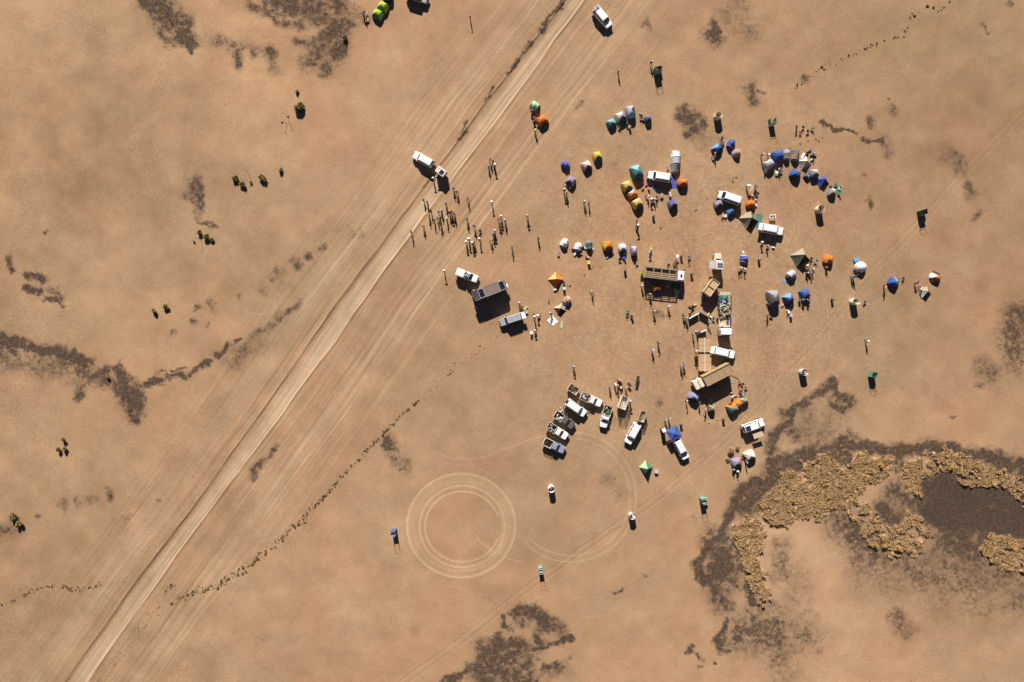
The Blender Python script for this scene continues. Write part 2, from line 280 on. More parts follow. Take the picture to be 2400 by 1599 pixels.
# dry grass flats
def inpoly(poly,X,Y):
    c=np.zeros(X.shape,bool); n=len(poly)
    for i in range(n):
        x0,y0=poly[i]; x1,y1=poly[(i+1)%n]
        if y0==y1: continue
        c^=((y0>Y)!=(y1>Y))&(X<(x1-x0)*(Y-y0)/(y1-y0)+x0)
    return c
K=lambda *p: z(p,2.613,1500,850)
GP=[K((720,880),(760,830),(860,700),(870,655),(945,655),(955,740),(1010,700),(1005,590),(1190,585),(1200,650),(1290,620),(1340,550),(1450,580),(1560,590),(1565,650),(1400,740),(1340,830),(1290,885),(1180,900),(1110,960),(1040,940),(950,960),(870,1000),(790,970),(725,930)),
 K((565,1010),(680,935),(745,985),(750,1130),(715,1200),(770,1300),(795,1440),(730,1445),(680,1360),(620,1200),(555,1070)),
 K((1610,650),(1700,560),(1830,530),(1950,560),(2200,650),(2360,740),(2360,860),(2200,750),(1950,735),(1890,655),(1750,690),(1700,810),(1620,790)),
 K((1290,860),(1400,870),(1440,940),(1540,1010),(1600,1030),(1640,880),(1720,930),(1790,1060),(1700,1165),(1560,1165),(1430,1145),(1370,1060),(1350,980),(1240,900)),
 K((2080,1110),(2160,1065),(2360,1090),(2360,1300),(2290,1270),(2200,1250),(2110,1180))]
gx2=GX+(fbm(GX,GY,14,81,3)-.5)*38; gy2=GY+(fbm(GX,GY,14,85,3)-.5)*38
for i,p in enumerate(GP):
    g=inpoly(p,gx2,gy2).astype(float)
    if i in (3,): g*=(fbm(GX,GY,9,90,2)>.47)
    if i in (2,4): g*=(fbm(GX,GY,11,93,2)>.38)
    if i in (0,1): g*=(fbm(GX,GY,8,98,3)>.34)
    grass=np.maximum(grass,g)
nb=fbm(GX,GY,9,201,3); nb2=fbm(GX,GY,30,205,2); dark=np.clip(dark*(.35+1.3*nb)*(.6+.85*nb2)*1.28,0,1)
pond=np.zeros_like(GX)
for a_,b_,w_ in (((2208,1155),(2342,1160),62),((2190,1200),(2330,1225),56),((2342,1160),(2420,1210),60),((2170,1140),(2220,1125),30),((2330,1225),(2420,1235),50)): seg(pond,wx,wy,*a_,*b_,w_,1.25,'max',.7)
dark=np.maximum(dark,np.clip(pond,0,1.15))
dark=np.where(grass>.5,dark*.25,dark)
hz+=grass*(.10+1.0*np.maximum(fbm(GX,GY,13,95,4)-.38,0)+.13*(fbm(GX,GY,3.5,97,2)-.5))
hz+=(fbm(GX,GY,160,101,3)-.5)*.5*np.clip(1,0,1)
far=np.clip((np.maximum(np.abs(GX-1200)-1300,np.abs(GY-800)-900))/300,0,1)
hz*=1-far; dark*=1-far; track*=1-far; road*=1-far; grass*=1-far
hz+=far*1.5*(fbm(GX,GY,3000,121,3)-.5)
def hat(x,y):
    i=int(np.clip(np.searchsorted(ay,y),0,NY-1)); j=int(np.clip(np.searchsorted(ax,x),0,NX-1)); return float(hz[i,j])
def hw(X,Y): return hat(X*S+1200,799.5-Y*S)
me=bpy.data.meshes.new('ground'); N=NX*NY
me.vertices.add(N); co=np.stack([(GX-1200)/S,(799.5-GY)/S,hz],-1).astype(np.float32); me.vertices.foreach_set('co',co.ravel())
ii=np.arange(NY-1)[:,None]*NX+np.arange(NX-1)[None,:]; q=np.stack([ii,ii+NX,ii+NX+1,ii+1],-1).reshape(-1)
me.loops.add(len(q)); me.loops.foreach_set('vertex_index',q.astype(np.int32)); nf=len(q)//4
me.polygons.add(nf); me.polygons.foreach_set('loop_start',np.arange(0,len(q),4,dtype=np.int32)); me.polygons.foreach_set('use_smooth',np.ones(nf,bool))
me.update(calc_edges=True)
tone=np.zeros_like(GX)
for x_,y_,r_,a_ in ((0,0,160,.16),(-20,500,90,.12),(250,250,170,-.07),(480,90,120,.12),(620,260,150,.06),(60,620,200,-.08),(250,720,130,.10),(450,650,160,-.03),(150,1000,190,.05),(60,1400,170,-.07),(900,250,170,.05),(560,1250,60,-.05),(1100,900,170,-.04),(850,1300,170,.06),(1250,1250,160,-.05),(1300,1450,200,.04),(1950,1500,220,.12),(1850,1270,90,.14),(2150,760,170,-.06),(1900,750,160,-.02),(2250,200,220,-.10),(1750,100,200,-.03),(2380,420,150,-.04),(1620,250,150,.03),(2200,1000,150,.04),(2150,1330,120,-.10),(2000,1120,60,.10)):
    tone+=a_*np.exp(-((GX-x_)**2+(GY-y_)**2)/(2*r_*r_))
campm=np.exp(-(((GX-1620)/420)**4+((GY-650)/420)**4))
tone=tone*(1-far)+campm*((fbm(GX,GY,3.2,321,2)-.5)*.30+(fbm(GX,GY,9,331,2)-.5)*.10)+1/(1+np.exp((GX-760)/60))*(fbm(GX,GY,55,341,5)-.5)*.20+ (fbm(GX,GY,45,301,4)-.5)*.22+(fbm(GX,GY,14,311,3)-.5)*.10
ta=me.attributes.new('tone','FLOAT','POINT'); ta.data.foreach_set('value',tone.astype(np.float32).ravel())
for nm,a,b,c,d in (('mask',dark,track*.5+.5,grass,road),):
    at=me.attributes.new(nm,'FLOAT_COLOR','POINT'); at.data.foreach_set('color',np.stack([a,b,c,d],-1).astype(np.float32).ravel())
m=bpy.data.materials.new('desert_crust'); m.use_nodes=True; n=m.node_tree; n.nodes.clear(); L=n.links.new
def nd(t,**k):
    x=n.nodes.new(t)
    for a,b in k.items(): setattr(x,a,b)
    return x
def math_(op,a,b=None,c=None,cl=False):
    x=nd('ShaderNodeMath',operation=op,use_clamp=cl)
    for i,v in enumerate((a,b,c)):
        if v is None: continue
        if isinstance(v,(int,float)): x.inputs[i].default_value=v
        else: L(v,x.inputs[i])
    return x.outputs[0]
def mix(f,a,b,bt='MIX'):
    x=nd('ShaderNodeMix',data_type='RGBA',blend_type=bt)
    for i,v in ((0,f),(6,a),(7,b)):
        if isinstance(v,(int,float)): x.inputs[i].default_value=v
        elif isinstance(v,tuple): x.inputs[i].default_value=(*v,1)
        else: L(v,x.inputs[i])
    return x.outputs[2]
def sstep(v,a,b,lo=0,hi=1):
    x=nd('ShaderNodeMapRange',interpolation_type='SMOOTHSTEP'); L(v,x.inputs[0]); x.inputs[1].default_value=a; x.inputs[2].default_value=b; x.inputs[3].default_value=lo; x.inputs[4].default_value=hi; return x.outputs[0]
geo=nd('ShaderNodeNewGeometry'); pos=geo.outputs['Position']
def noi(sc,det=4,ro=.55,off=None):
    x=nd('ShaderNodeTexNoise'); x.inputs['Scale'].default_value=sc; x.inputs['Detail'].default_value=det; x.inputs['Roughness'].default_value=ro
    if off:
        mp=nd('ShaderNodeMapping'); mp.inputs[1].default_value=off; L(pos,mp.inputs[0]); L(mp.outputs[0],x.inputs['Vector'])
    else: L(pos,x.inputs['Vector'])
    return x.outputs[0]
at=nd('ShaderNodeAttribute',attribute_name='mask'); sp=nd('ShaderNodeSeparateColor'); L(at.outputs['Color'],sp.inputs[0])
dkk,trk,grs=sp.outputs[0],sp.outputs[1],sp.outputs[2]; rd=at.outputs['Alpha']
big=noi(.022,3); mid=noi(.11,5,.6,(31,7,0)); fine=noi(1.6,4,.65,(5,3,0)); hf=noi(3.4,5,.72,(9,1,0)); hf2=noi(8,3,.6,(3,8,0))
base=mix(sstep(big,.38,.62),(0.399,0.235,0.126),(0.374,0.238,0.135))
base=mix(sstep(mid,.40,.68,0,.8),base,(0.433,0.279,0.159))
red=noi(.05,4,.6,(70,20,0)); base=mix(sstep(red,.45,.70,0,.55),base,(0.379,0.203,0.111))
sx=nd('ShaderNodeSeparateXYZ'); L(pos,sx.inputs[0])
lf=math_('MULTIPLY',sstep(sx.outputs[0],-95,-55,1,0),sstep(noi(.07,4,.6,(2,60,0)),.35,.62)); base=mix(math_('MULTIPLY',lf,.3),base,(0.374,0.242,0.118))
base=mix(sstep(fine,.35,.68,.0,.30),base,(0.302,0.174,0.094)); 
base=mix(sstep(hf2,.50,.68,0,.58),base,(0.238,0.138,0.078)); base=mix(sstep(hf2,.48,.32,0,.45),base,(0.525,0.351,0.216))
# mud cracks on the western pan
vo=nd('ShaderNodeTexVoronoi',feature='DISTANCE_TO_EDGE'); vo.inputs['Scale'].default_value=1.15; vmp=nd('ShaderNodeVectorMath',operation='ADD')
vnz=nd('ShaderNodeTexNoise'); vnz.inputs['Scale'].default_value=1.2; L(pos,vnz.inputs['Vector']); vs_=nd('ShaderNodeVectorMath',operation='SCALE'); vs_.inputs['Scale'].default_value=.7; L(vnz.outputs['Color'],vs_.inputs[0]); L(pos,vmp.inputs[0]); L(vs_.outputs[0],vmp.inputs[1]); L(vmp.outputs[0],vo.inputs['Vector'])
crk=math_('MULTIPLY',sstep(vo.outputs['Distance'],.0,.10,1,0),math_('MULTIPLY',sstep(sx.outputs[0],-65,-25,1,.0),sstep(noi(.045,3,.5,(11,77,0)),.40,.56)))
base=mix(math_('MULTIPLY',crk,.24),base,(0.160,0.089,0.055))
# tracks and painted berm shade
base=mix(math_('MULTIPLY',sstep(trk,.5,.92),.85),base,(0.525,0.366,0.210)); base=mix(math_('MULTIPLY',sstep(trk,.5,.0),.62),base,(0.175,0.100,0.060))
base=mix(math_('MULTIPLY',rd,.72),base,(0.541,0.399,0.261))
tn=nd('ShaderNodeAttribute',attribute_name='tone'); vm_=nd('ShaderNodeVectorMath',operation='SCALE'); L(base,vm_.inputs[0]); L(math_('ADD',math_('MULTIPLY',tn.outputs['Fac'],1.4),1.0),vm_.inputs['Scale']); base=vm_.outputs[0]
# dark stones: density follows the mask
sk1=noi(7,2,.6,(15,2,0)); sk2=noi(1.3,4,.7,(25,6,0)); skn=math_('ADD',math_('MULTIPLY',sk1,1.0),math_('MULTIPLY',sk2,.55))
dn=math_('ADD',math_('MULTIPLY',dkk,.88),math_('MULTIPLY',math_('SUBTRACT',skn,.775),2.9)); dfac=math_('MULTIPLY',sstep(dn,.38,.92,0,.92),sstep(dkk,.03,.22))
dcol=mix(sstep(hf2,.35,.65),(.020,.0155,.013),(.085,.058,.043))
soft=math_('MULTIPLY',math_('POWER',dkk,1.0),.66); base=mix(soft,base,(.120,.077,.053)); base=mix(dfac,base,dcol)
# scattered pebbles
vp=nd('ShaderNodeTexVoronoi'); vp.inputs['Scale'].default_value=.55; L(pos,vp.inputs['Vector']); vc=nd('ShaderNodeSeparateColor'); L(vp.outputs['Color'],vc.inputs[0])
peb=math_('MULTIPLY',sstep(vp.outputs['Distance'],.05,.12,1,0),math_('GREATER_THAN',vc.outputs[0],.90)); base=mix(math_('MULTIPLY',peb,.6),base,(.12,.075,.05))
gcol=mix(sstep(noi(1.1,4,.7,(40,3,0)),.35,.65),(.25,.15,.072),(.46,.298,.145)); base=mix(math_('MULTIPLY',grs,.92),base,gcol)
bs=nd('ShaderNodeBsdfPrincipled'); bs.inputs['Roughness'].default_value=.95; bs.inputs['Specular IOR Level'].default_value=.1; L(base,bs.inputs['Base Color'])
bh=math_('ADD',math_('ADD',math_('MULTIPLY',hf,.6),math_('MULTIPLY',fine,.6)),math_('MULTIPLY',dfac,.25)); bp=nd('ShaderNodeBump'); bp.inputs['Strength'].default_value=.55; bp.inputs['Distance'].default_value=.10; L(bh,bp.inputs['Height']); L(bp.outputs[0],bs.inputs['Normal'])
oo=nd('ShaderNodeOutputMaterial'); L(bs.outputs[0],oo.inputs[0])
me.materials.append(m); go=bpy.data.objects.new('ground',me); C.objects.link(go); go['kind']='structure'
# ---------------- vehicles ----------------
def wheel(parent,x,y,r=.4,wdt=.26):
    m=MB(); n=16; m.rings([[(x+r*k*math.cos(2*math.pi*i/n),yy_,r+r*k*math.sin(2*math.pi*i/n)) for i in range(n)] for k,yy_ in ((.55,y-wdt/2),(.96,y-wdt/2),(1,y-wdt*.35),(1,y+wdt*.35),(.96,y+wdt/2),(.55,y+wdt/2))])
    o=m.build('wheel',RUB,parent)
    m=MB(); m.rings([[(x+r*.54*math.cos(2*math.pi*i/n),yy_,r+r*.54*math.sin(2*math.pi*i/n)) for i in range(n)] for yy_ in (y-wdt*.52,y+wdt*.52)]); m.build('rim',STEEL,o)
def lights(r,L,Wd,zl=.85):
    for s in (1,-1): MB().box(L/2-.13,s*(Wd/2-.36),zl,.1,.3,.18).build('headlight',mat((.75,.75,.72),.15,0,.02,'lamp_glass'),r)
    for s in (1,-1): MB().box(-L/2+.01,s*(Wd/2-.14),zl+.1,.06,.16,.34).build('tail_light',mat((.4,.02,.02),.3,0,.05,'tail_lamp'),r)
def bonnet_car(r,L,Wd,col,x_back):
    """lower body from x_back to the nose, rounded nose"""
    xm=(L/2+x_back)/2; lx=L/2-x_back; m=MB()
    def rg(z_,ins,nose=0): 
        out=[]
        for (x,y) in rrect(lx-2*ins,Wd-2*ins,.22 if ins<.1 else .18,4,xm,0):
            t=max(0,(x-(L/2-.9))/.9); out.append((x-nose*t*(y/(Wd/2))**2,y*(1-.17*t*t),z_))
        return out
    m.rings([rg(.42,.05,.34),rg(.55,0,.34),rg(.98,0,.34),rg(1.07,.04,.34),rg(1.12,.13,.32)])
    m.build('body',col,r,False)
def cabin(r,Wd,col,xb0,xf0,xb1,xf1,z0=1.08,z1=1.86,sides=2,rear=True,name='roof'):
    m=MB(); w0=Wd/2-.05; w1=Wd/2-.26
    def rg(xb,xf,w_,z_,rr=.12): return [(x,y,z_) for x,y in rrect(xf-xb,2*w_,rr,3,(xf+xb)/2,0)]
    m.rings([rg(xb0,xf0,w0,z0),rg(xb1-.02,xf1+.05,w1+.04,z1-.06),rg(xb1+.06,xf1-.06,w1-.06,z1),rg(xb1+.35,xf1-.35,w1-.3,z1+.03)])
    ro=m.build(name,col,r)
    def P3(x0,x1,w_,t,side):   # point on side plane
        pass
    e=.012; d=z1-.06-z0
    def lerp(a,b,t): return a+(b-a)*t
    # windscreen
    a,b=.10,.93; m=MB(); 
    vs=[(lerp(xf0,xf1+.05,a)+e,-lerp(w0,w1+.04,a)+.12,z0+d*a),(lerp(xf0,xf1+.05,a)+e,lerp(w0,w1+.04,a)-.12,z0+d*a),(lerp(xf0,xf1+.05,b)+e,lerp(w0,w1+.04,b)-.10,z0+d*b),(lerp(xf0,xf1+.05,b)+e,-lerp(w0,w1+.04,b)+.10,z0+d*b)]
    m.add(vs+[(x-.03,y,z_-.01) for x,y,z_ in vs],[(0,1,2,3),(7,6,5,4),(0,4,5,1),(1,5,6,2),(2,6,7,3),(3,7,4,0)]); m.build('windscreen',GLASS,r)
    if rear:
        vs=[(lerp(xb0,xb1-.02,a+.1)-e,lerp(w0,w1,a+.1)-.14,z0+d*(a+.1)),(lerp(xb0,xb1-.02,a+.1)-e,-lerp(w0,w1,a+.1)+.14,z0+d*(a+.1)),(lerp(xb0,xb1-.02,b)-e,-lerp(w0,w1,b)+.12,z0+d*b),(lerp(xb0,xb1-.02,b)-e,lerp(w0,w1,b)-.12,z0+d*b)]
        m=MB(); m.add(vs+[(x+.03,y,z_-.01) for x,y,z_ in vs],[(0,1,2,3),(7,6,5,4),(0,4,5,1),(1,5,6,2),(2,6,7,3),(3,7,4,0)]); m.build('rear_window',GLASS,r)
    for s in (1,-1):
        x0=xb0+.25; x1=xf0-.35; n=sides; g=.1; stp=(x1-x0+g)/n
        for k in range(n):
            xa=x0+k*stp; xb=xa+stp-g; vs=[]
            for x,t in ((xa,.2),(xb,.2),(min(xb,lerp(xf0,xf1,.9)-.15) if k==n-1 else xb,.9),(max(xa,xb1+.15) if k==0 else xa,.9)): vs.append((x,s*(lerp(w0,w1+.04,t)+e),z0+d*t))
            if s<0: vs=vs[::-1]
            m=MB(); m.add(vs+[(x,y-s*.03,z_) for x,y,z_ in vs],[(3,2,1,0),(4,5,6,7),(0,1,5,4),(1,2,6,5),(2,3,7,6),(3,0,4,7)]); m.build('side_window',GLASS,r)
    return ro
def mirrors(r,x,Wd):
    for s in (1,-1): MB().box(x,s*(Wd/2+.07),1.15,.10,.15,.16).build('mirror',P('white'),r)
def wagon(px,py,dx,dy,label,L=5.2,col='white',Wd=1.95,van=False,rack=0,solar=False,open_tail=False,spare=True,name='parked_car',group=None,grille=False):
    X,Y=W(px,py,1.2); r=root(name,(X,Y,hw(X,Y)),ang(dx,dy),label,'van' if van else 'car',group); c=P(col)
    bonnet_car(r,L,Wd,c,-L/2)
    if van: cabin(r,Wd,c,-L/2+.06,L/2-.85,-L/2+.14,L/2-1.6,1.06,2.12,3)
    else: cabin(r,Wd,c,-L/2+.08,L/2-1.25,-L/2+.32,L/2-1.85,1.08,1.92,3)
    zt=2.14 if van else 1.95
    MB().box(L/2-.6,0,1.118,.25,.9,.012).build('bonnet_panel',c,r) if not van else None
    MB().box(L/2-.02,0,.6,.16,Wd-.75,.25).build('bumper',P('dgrey'),r); MB().box(-L/2-.02,0,.6,.16,Wd-.15,.22).build('bumper',P('dgrey'),r)
    lights(r,L,Wd); mirrors(r,L/2-1.5,Wd)
    for x in (-L/2+.95,L/2-.92):
        for s in (1,-1): wheel(r,x,s*(Wd/2-.12))
    m=MB()
    if rack:
        for s in (1,-1): m.tube([(-L/2+.5,s*.62,zt+.06),(L/2-2.0,s*.62,zt+.06)],.03)
        for k in range(3): x=-L/2+.55+k*(L-2.6)/2; m.box(x,0,zt+.05,.04,1.3,.03)
        m.build('roof_rack',P('white'),r)
    if solar: 
        MB().box(-L/2+1.0,0,zt+.10,1.05,1.1,.05).build('solar_panel',[mat((.02,.03,.09),.2,0,.02,'solar_cell')],r)
    if grille:
        m=MB(); o=MB(); o.box(-L/2+.35,0,zt+.12,.7,1.25,.06); o.build('rack_tray',P('white'),r)
        for k in range(4): m.box(-L/2+.12+k*.16,0,zt+.16,.07,1.0,.03)
        m.build('rack_slats',P('black'),r)
    if open_tail:
        MB().box(-L/2-.35,0,1.75,.9,Wd-.4,.05).build('tailgate',P('white'),r); MB().box(-L/2+.0,0,1.2,.2,Wd-.5,.9).build('boot_opening',P('black'),r)
    elif spare: 
        m=MB(); n=14; m.rings([[(-L/2-.1+dx_,.1+.37*math.cos(2*math.pi*i/n),1.0+.37*math.sin(2*math.pi*i/n)) for i in range(n)] for dx_ in (-.14,.12)]); m.build('spare_wheel',RUB,r)
    return r
def bed_walls(m,xa,xb,wd,z0,z1,t=.07,mi=0):
    m.box((xa+xb)/2,0,z0,xb-xa,wd,.08,0,mi)
    for s in (1,-1): m.box((xa+xb)/2,s*(wd/2-t/2),(z0+z1)/2,xb-xa,t,z1-z0,0,mi)
    m.box(xa+t/2,0,(z0+z1)/2,t,wd-2*t-.01,z1-z0,0,mi); m.box(xb-t/2,0,(z0+z1)/2,t,wd-2*t-.01,z1-z0,0,mi)
def cage(m,xa,xb,wd,z0,z1,n=4,bars=5,t=.07):
    for k in range(n+1):
        x=xa+(xb-xa)*k/n
        for s in (1,-1): m.box(x,s*wd/2,(z0+z1)/2,t,t,z1-z0)
    for b in range(bars):
        zz=z0+(z1-z0)*(b+1)/bars-.05
        for s in (1,-1): m.box((xa+xb)/2,s*(wd/2+.005),zz,xb-xa+.1,t*.6,t if b<bars-1 else t*1.3)
        for x in (xa,xb): m.box(x,0,zz,t*.6,wd-.1,t)
def pickup(px,py,dx,dy,label,L=5.25,col='white',Wd=1.85,cg=0,rim='cream',double=True,canopy=False,name='parked_pickup'):
    X,Y=W(px,py,1.1); r=root(name,(X,Y,hw(X,Y)),ang(dx,dy),label,'pickup',None); c=P(col)
    xc=-.45 if double else -.15
    bonnet_car(r,L,Wd,c,xc)
    cabin(r,Wd,c,xc+.04,L/2-1.35,xc+.12,L/2-2.05,1.08,1.78,1 if not double else 2)
    m=MB(); bed_walls(m,-L/2+.05,xc-.06,Wd-.05,.78,1.30,.06); m.build('bed',[P(rim)],r)
    m=MB(); m.box(-L/2+1.2,0,.6,2.2,.9,.25); m.build('chassis',P('black'),r)
    m=MB(); m.box(-L/2+1.05,0,.826,1.9,Wd-.26,.02); m.build('bed_liner',P('black'),r)
    MB().box(L/2-.6,0,1.118,.25,.9,.012).build('bonnet_panel',c,r)
    MB().box(L/2-.02,0,.6,.16,Wd-.75,.25).build('bumper',P('dgrey'),r); lights(r,L,Wd); mirrors(r,L/2-1.65,Wd)
    for x in (-L/2+1.1,L/2-.9):
        for s in (1,-1): wheel(r,x,s*(Wd/2-.12))
    if cg: m=MB(); cage(m,-L/2+.12,xc-.12,Wd-.12,1.3,1.3+cg,3,4,.035); m.build('cage',P(rim),r)
    if canopy:
        m=MB(); m.rings([[(x,y,z_) for x,y in rrect(L/2+xc-.15-i_*2,Wd-.08-i_*2,.1,2,(-L/2+xc)/2,0)] for z_,i_ in ((1.3,0),(1.85,.08),(1.9,.16))]); m.build('canopy',c,r)
    return r
# generic camp things ------------------------------------------------
def place(name,px,py,rz,label,cat,group=None,z_=0.0):
    X,Y=W(px,py,z_); return root(name,(X,Y,hw(X,Y)),rz,label,cat,group)
BAGM=None
def bag(px,py,col,label,rz=0,l=.7,w_=.38,h=.32,z0=0,group=None,name='duffel_bag',cat='bag',zat=None):
    X,Y=W(px,py,z0+h/2 if zat is None else zat); m=MB(); rs=[]
    for t,k in ((-.5,.55),(-.42,.9),(-.15,1),(.15,1.0),(.42,.9),(.5,.55)):
        rs.append([(t*l,k*w_/2*math.cos(a),h/2+k*h/2*math.sin(a)) for a in [2*math.pi*i/10 for i in range(10)]])
    m.rings(rs); o=m.build(name,F(col,.8),None,True,(X,Y,hw(X,Y)+z0),rz); tag(o,label,cat,group)
    MB().tube([(-l*.15,0,h),(-.05,0,h+.06),(l*.15,0,h)],.018).build('handle',F('black'),o)
    return o
def crate(px,py,col,label,rz=0,l=.6,w_=.4,h=.4,z0=0,group=None,name='cool_box',cat='box',lid=None,lidname='lid'):
    X,Y=W(px,py,z0+h); m=MB(); m.rings([[(x,y,z_) for x,y in rrect(l*k,w_*k,.04,2)] for z_,k in ((0,.94),(.06*h,.96),(h*.86,1))])
    o=m.build(name,P(col),None,False,(X,Y,hw(X,Y)+z0),rz); tag(o,label,cat,group)
    m=MB(); m.rings([[(x,y,z_) for x,y in rrect(l*k,w_*k,.04,2)] for z_,k in ((h*.86,1.03),(h*.97,1.03),(h,.95))]); m.build(lidname,P(lid or col),o)
    return o
def chair(px,py,rz,col,label,group=None,sc=1):
    r=place('camp_chair',px,py,rz,label,'chair',group,.5); f=F(col,.4); k=sc
    MB().box(.02,0,.42*k,.5*k,.5*k,.03).build('seat',f,r)
    m=MB(); m.add([(-.24*k,-.26*k,.42*k),(-.24*k,.26*k,.42*k),(-.38*k,.26*k,.88*k),(-.38*k,-.26*k,.88*k),(-.26*k,-.26*k,.42*k),(-.26*k,.26*k,.42*k),(-.40*k,.26*k,.88*k),(-.40*k,-.26*k,.88*k)],[(0,1,2,3),(7,6,5,4),(0,4,5,1),(1,5,6,2),(2,6,7,3),(3,7,4,0)]); m.build('backrest',f,r)
    for sx_ in (1,-1):
        for sy_ in (1,-1): MB().tube([(sx_*.27*k,sy_*.27*k,0),(-sx_*.2*k,sy_*.27*k,.44*k)],.014).build('leg',STEEL,r)
    for s in (1,-1): MB().box(0,s*.29*k,.62*k,.46*k,.05,.025).build('armrest',f,r)
    return r
def table(px,py,rz,col,label,l=1.2,w_=.7,h=.74,name='folding_table',panels=0):
    r=place(name,px,py,rz,label,'table',None,h)
    MB().box(0,0,h-.015,l,w_,.03).build('table_top',P(col),r)
    for sx_ in (1,-1):
        for sy_ in (1,-1): MB().tube([(sx_*l*.45,sy_*w_*.44,0),(sx_*l*.4,sy_*w_*.42,h-.03)],.016).build('leg',STEEL,r)
    if panels:
        for k in range(panels): MB().box((k-.5)*l*.42,0,h+.03,l*.32,w_*.55,.06).build('black_tray',P('black'),r)
    return r
def mat_(px,py,pts,col,label,name='ground_mat',cat='mat',z_=.02,group=None):
    """pts in photograph pixels relative to px,py"""
    X,Y=W(px,py); m=MB(); rr=[(a/S,-b/S) for a,b in pts]
    if sum(rr[i][0]*rr[(i+1)%len(rr)][1]-rr[(i+1)%len(rr)][0]*rr[i][1] for i in range(len(rr)))<0: rr=rr[::-1]
    m.rings([[(x,y,z_) for x,y in rr],[(x,y,z_+.012) for x,y in rr]]); zg=max(hw(X+a,Y+b) for a,b in rr)
    o=m.build(name,F(col,.9),None,False,(X,Y,zg+.01)); return tag(o,label,cat,group)
# tents ----------------------------------------------------------------
def dome(px,py,rot,a,b,h,cols,label,group=None,door=None,ext=0,name='dome_tent',inner=None,ht=None):
    """four-panel dome: cols = +Y, -X, -Y, +X panels; door = panel index with an open dark doorway"""
    a*=.97;b*=.97;h*=1.2
    r=place(name,px,py,R(rot),label,'tent',group,h*.45 if ht is None else ht)
    cs=[(a/2,b/2),(-a/2,b/2),(-a/2,-b/2),(a/2,-b/2)]; N=8
    def ridge(k,t): # t 0 ground ->1 apex
        th=t*math.pi/2; c_=cs[k]; f=math.cos(th)**.8; return Vector((c_[0]*f,c_[1]*f,h*math.sin(th)))
    m=MB(); M_=6
    for k in range(4):
        k2=(k+1)%4; g=[]
        for i in range(N+1):
            t=i/N*.985; A=ridge(k,t); B=ridge(k2,t); row=[]
            for j in range(M_+1):
                s=j/M_; p=A.lerp(B,s); sag=4*s*(1-s); q=p*(1+.14*sag*math.cos(t*1.2)); q.z=p.z*(1+.03*sag)
                if i==0 and k==0: q+=Vector((0,ext*sag,0))
                row.append(tuple(q))
            g.append(row)
        vs=[p for row in g for p in row]; fs=[]
        for i in range(N):
            for j in range(M_): fs.append((i*(M_+1)+j,i*(M_+1)+j+1,(i+1)*(M_+1)+j+1,(i+1)*(M_+1)+j))
        m.add(vs,fs,k)
    m.build('flysheet',[F(c,1.0) for c in cols],r,True)
    for k in range(2):
        pts=[tuple(ridge(k,t/6)+Vector((0,0,.02))) for t in range(6)]+[(0,0,h+.03)]+[tuple(ridge(k+2,t/6)+Vector((0,0,.02))) for t in range(5,-1,-1)]
        MB().tube(pts,.028,5).build('pole',F(inner or 'dgrey'),r)
    if door is not None:
        k=door; k2=(k+1)%4
        def pt(s,t):
            p=ridge(k,t).lerp(ridge(k2,t),s); sag=4*s*(1-s); q=p*(1+.14*sag); q.z=p.z*(1+.03*sag); n_=Vector((p.x,p.y,.35*h)).normalized(); return q+n_*.035
        vs=[pt(.3,.03),pt(.5,.03),pt(.7,.03),pt(.68,.3),pt(.5,.5),pt(.32,.3),]; vs=[tuple(v) for v in vs]
        m=MB(); m.add(vs+[(x*.97,y*.97,z_) for x,y,z_ in vs],[(0,1,2,3,4,5),(11,10,9,8,7,6)]); m.build('doorway',F('black'),r)
    for c_ in cs:
        d=Vector((c_[0],c_[1])).normalized(); MB().tube([(c_[0]*.9,c_[1]*.9,h*.35),(c_[0]+d.x*.5,c_[1]+d.y*.5,0)],.008,3).build('guy_rope',F('beige'),r)
    return r
def tunnel(px,py,rot,hoops,cols,label,name='tunnel_tent',group=None,zc=.5):
    """hoops: (x, half width, height); cols per segment"""
    hoops=[(x*1.05,w_*1.06,q_*1.2) for x,w_,q_ in hoops]; r=place(name,px,py,R(rot),label,'tent',group,zc); m=MB(); n=10; vs=[]; fs=[]
    for x,hw_,hh in hoops: vs.append([(x,-hw_*math.cos(math.pi*i/n),hh*math.sin(math.pi*i/n)) for i in range(n+1)])
    for k in range(len(hoops)-1): m.add(vs[k]+vs[k+1],[(i,i+1,n+2+i,n+1+i) for i in range(n)],k)
    m.build('flysheet',[F(c,.9) for c in cols],r,True)
    for k,hp in enumerate(hoops[1:-1]): MB().tube([(hp[0],-hp[1]*1.01*math.cos(math.pi*i/n),hp[2]*1.01*math.sin(math.pi*i/n)) for i in range(n+1)],.025,4).build('hoop_pole',F('lgrey'),r)
    for s in (1,-1):
        for hp in (hoops[1],hoops[-2]): MB().tube([(hp[0],s*hp[1]*.9,hp[2]*.5),(hp[0],s*(hp[1]+.7),0)],.008,3).build('guy_rope',F('beige'),r)
    return r
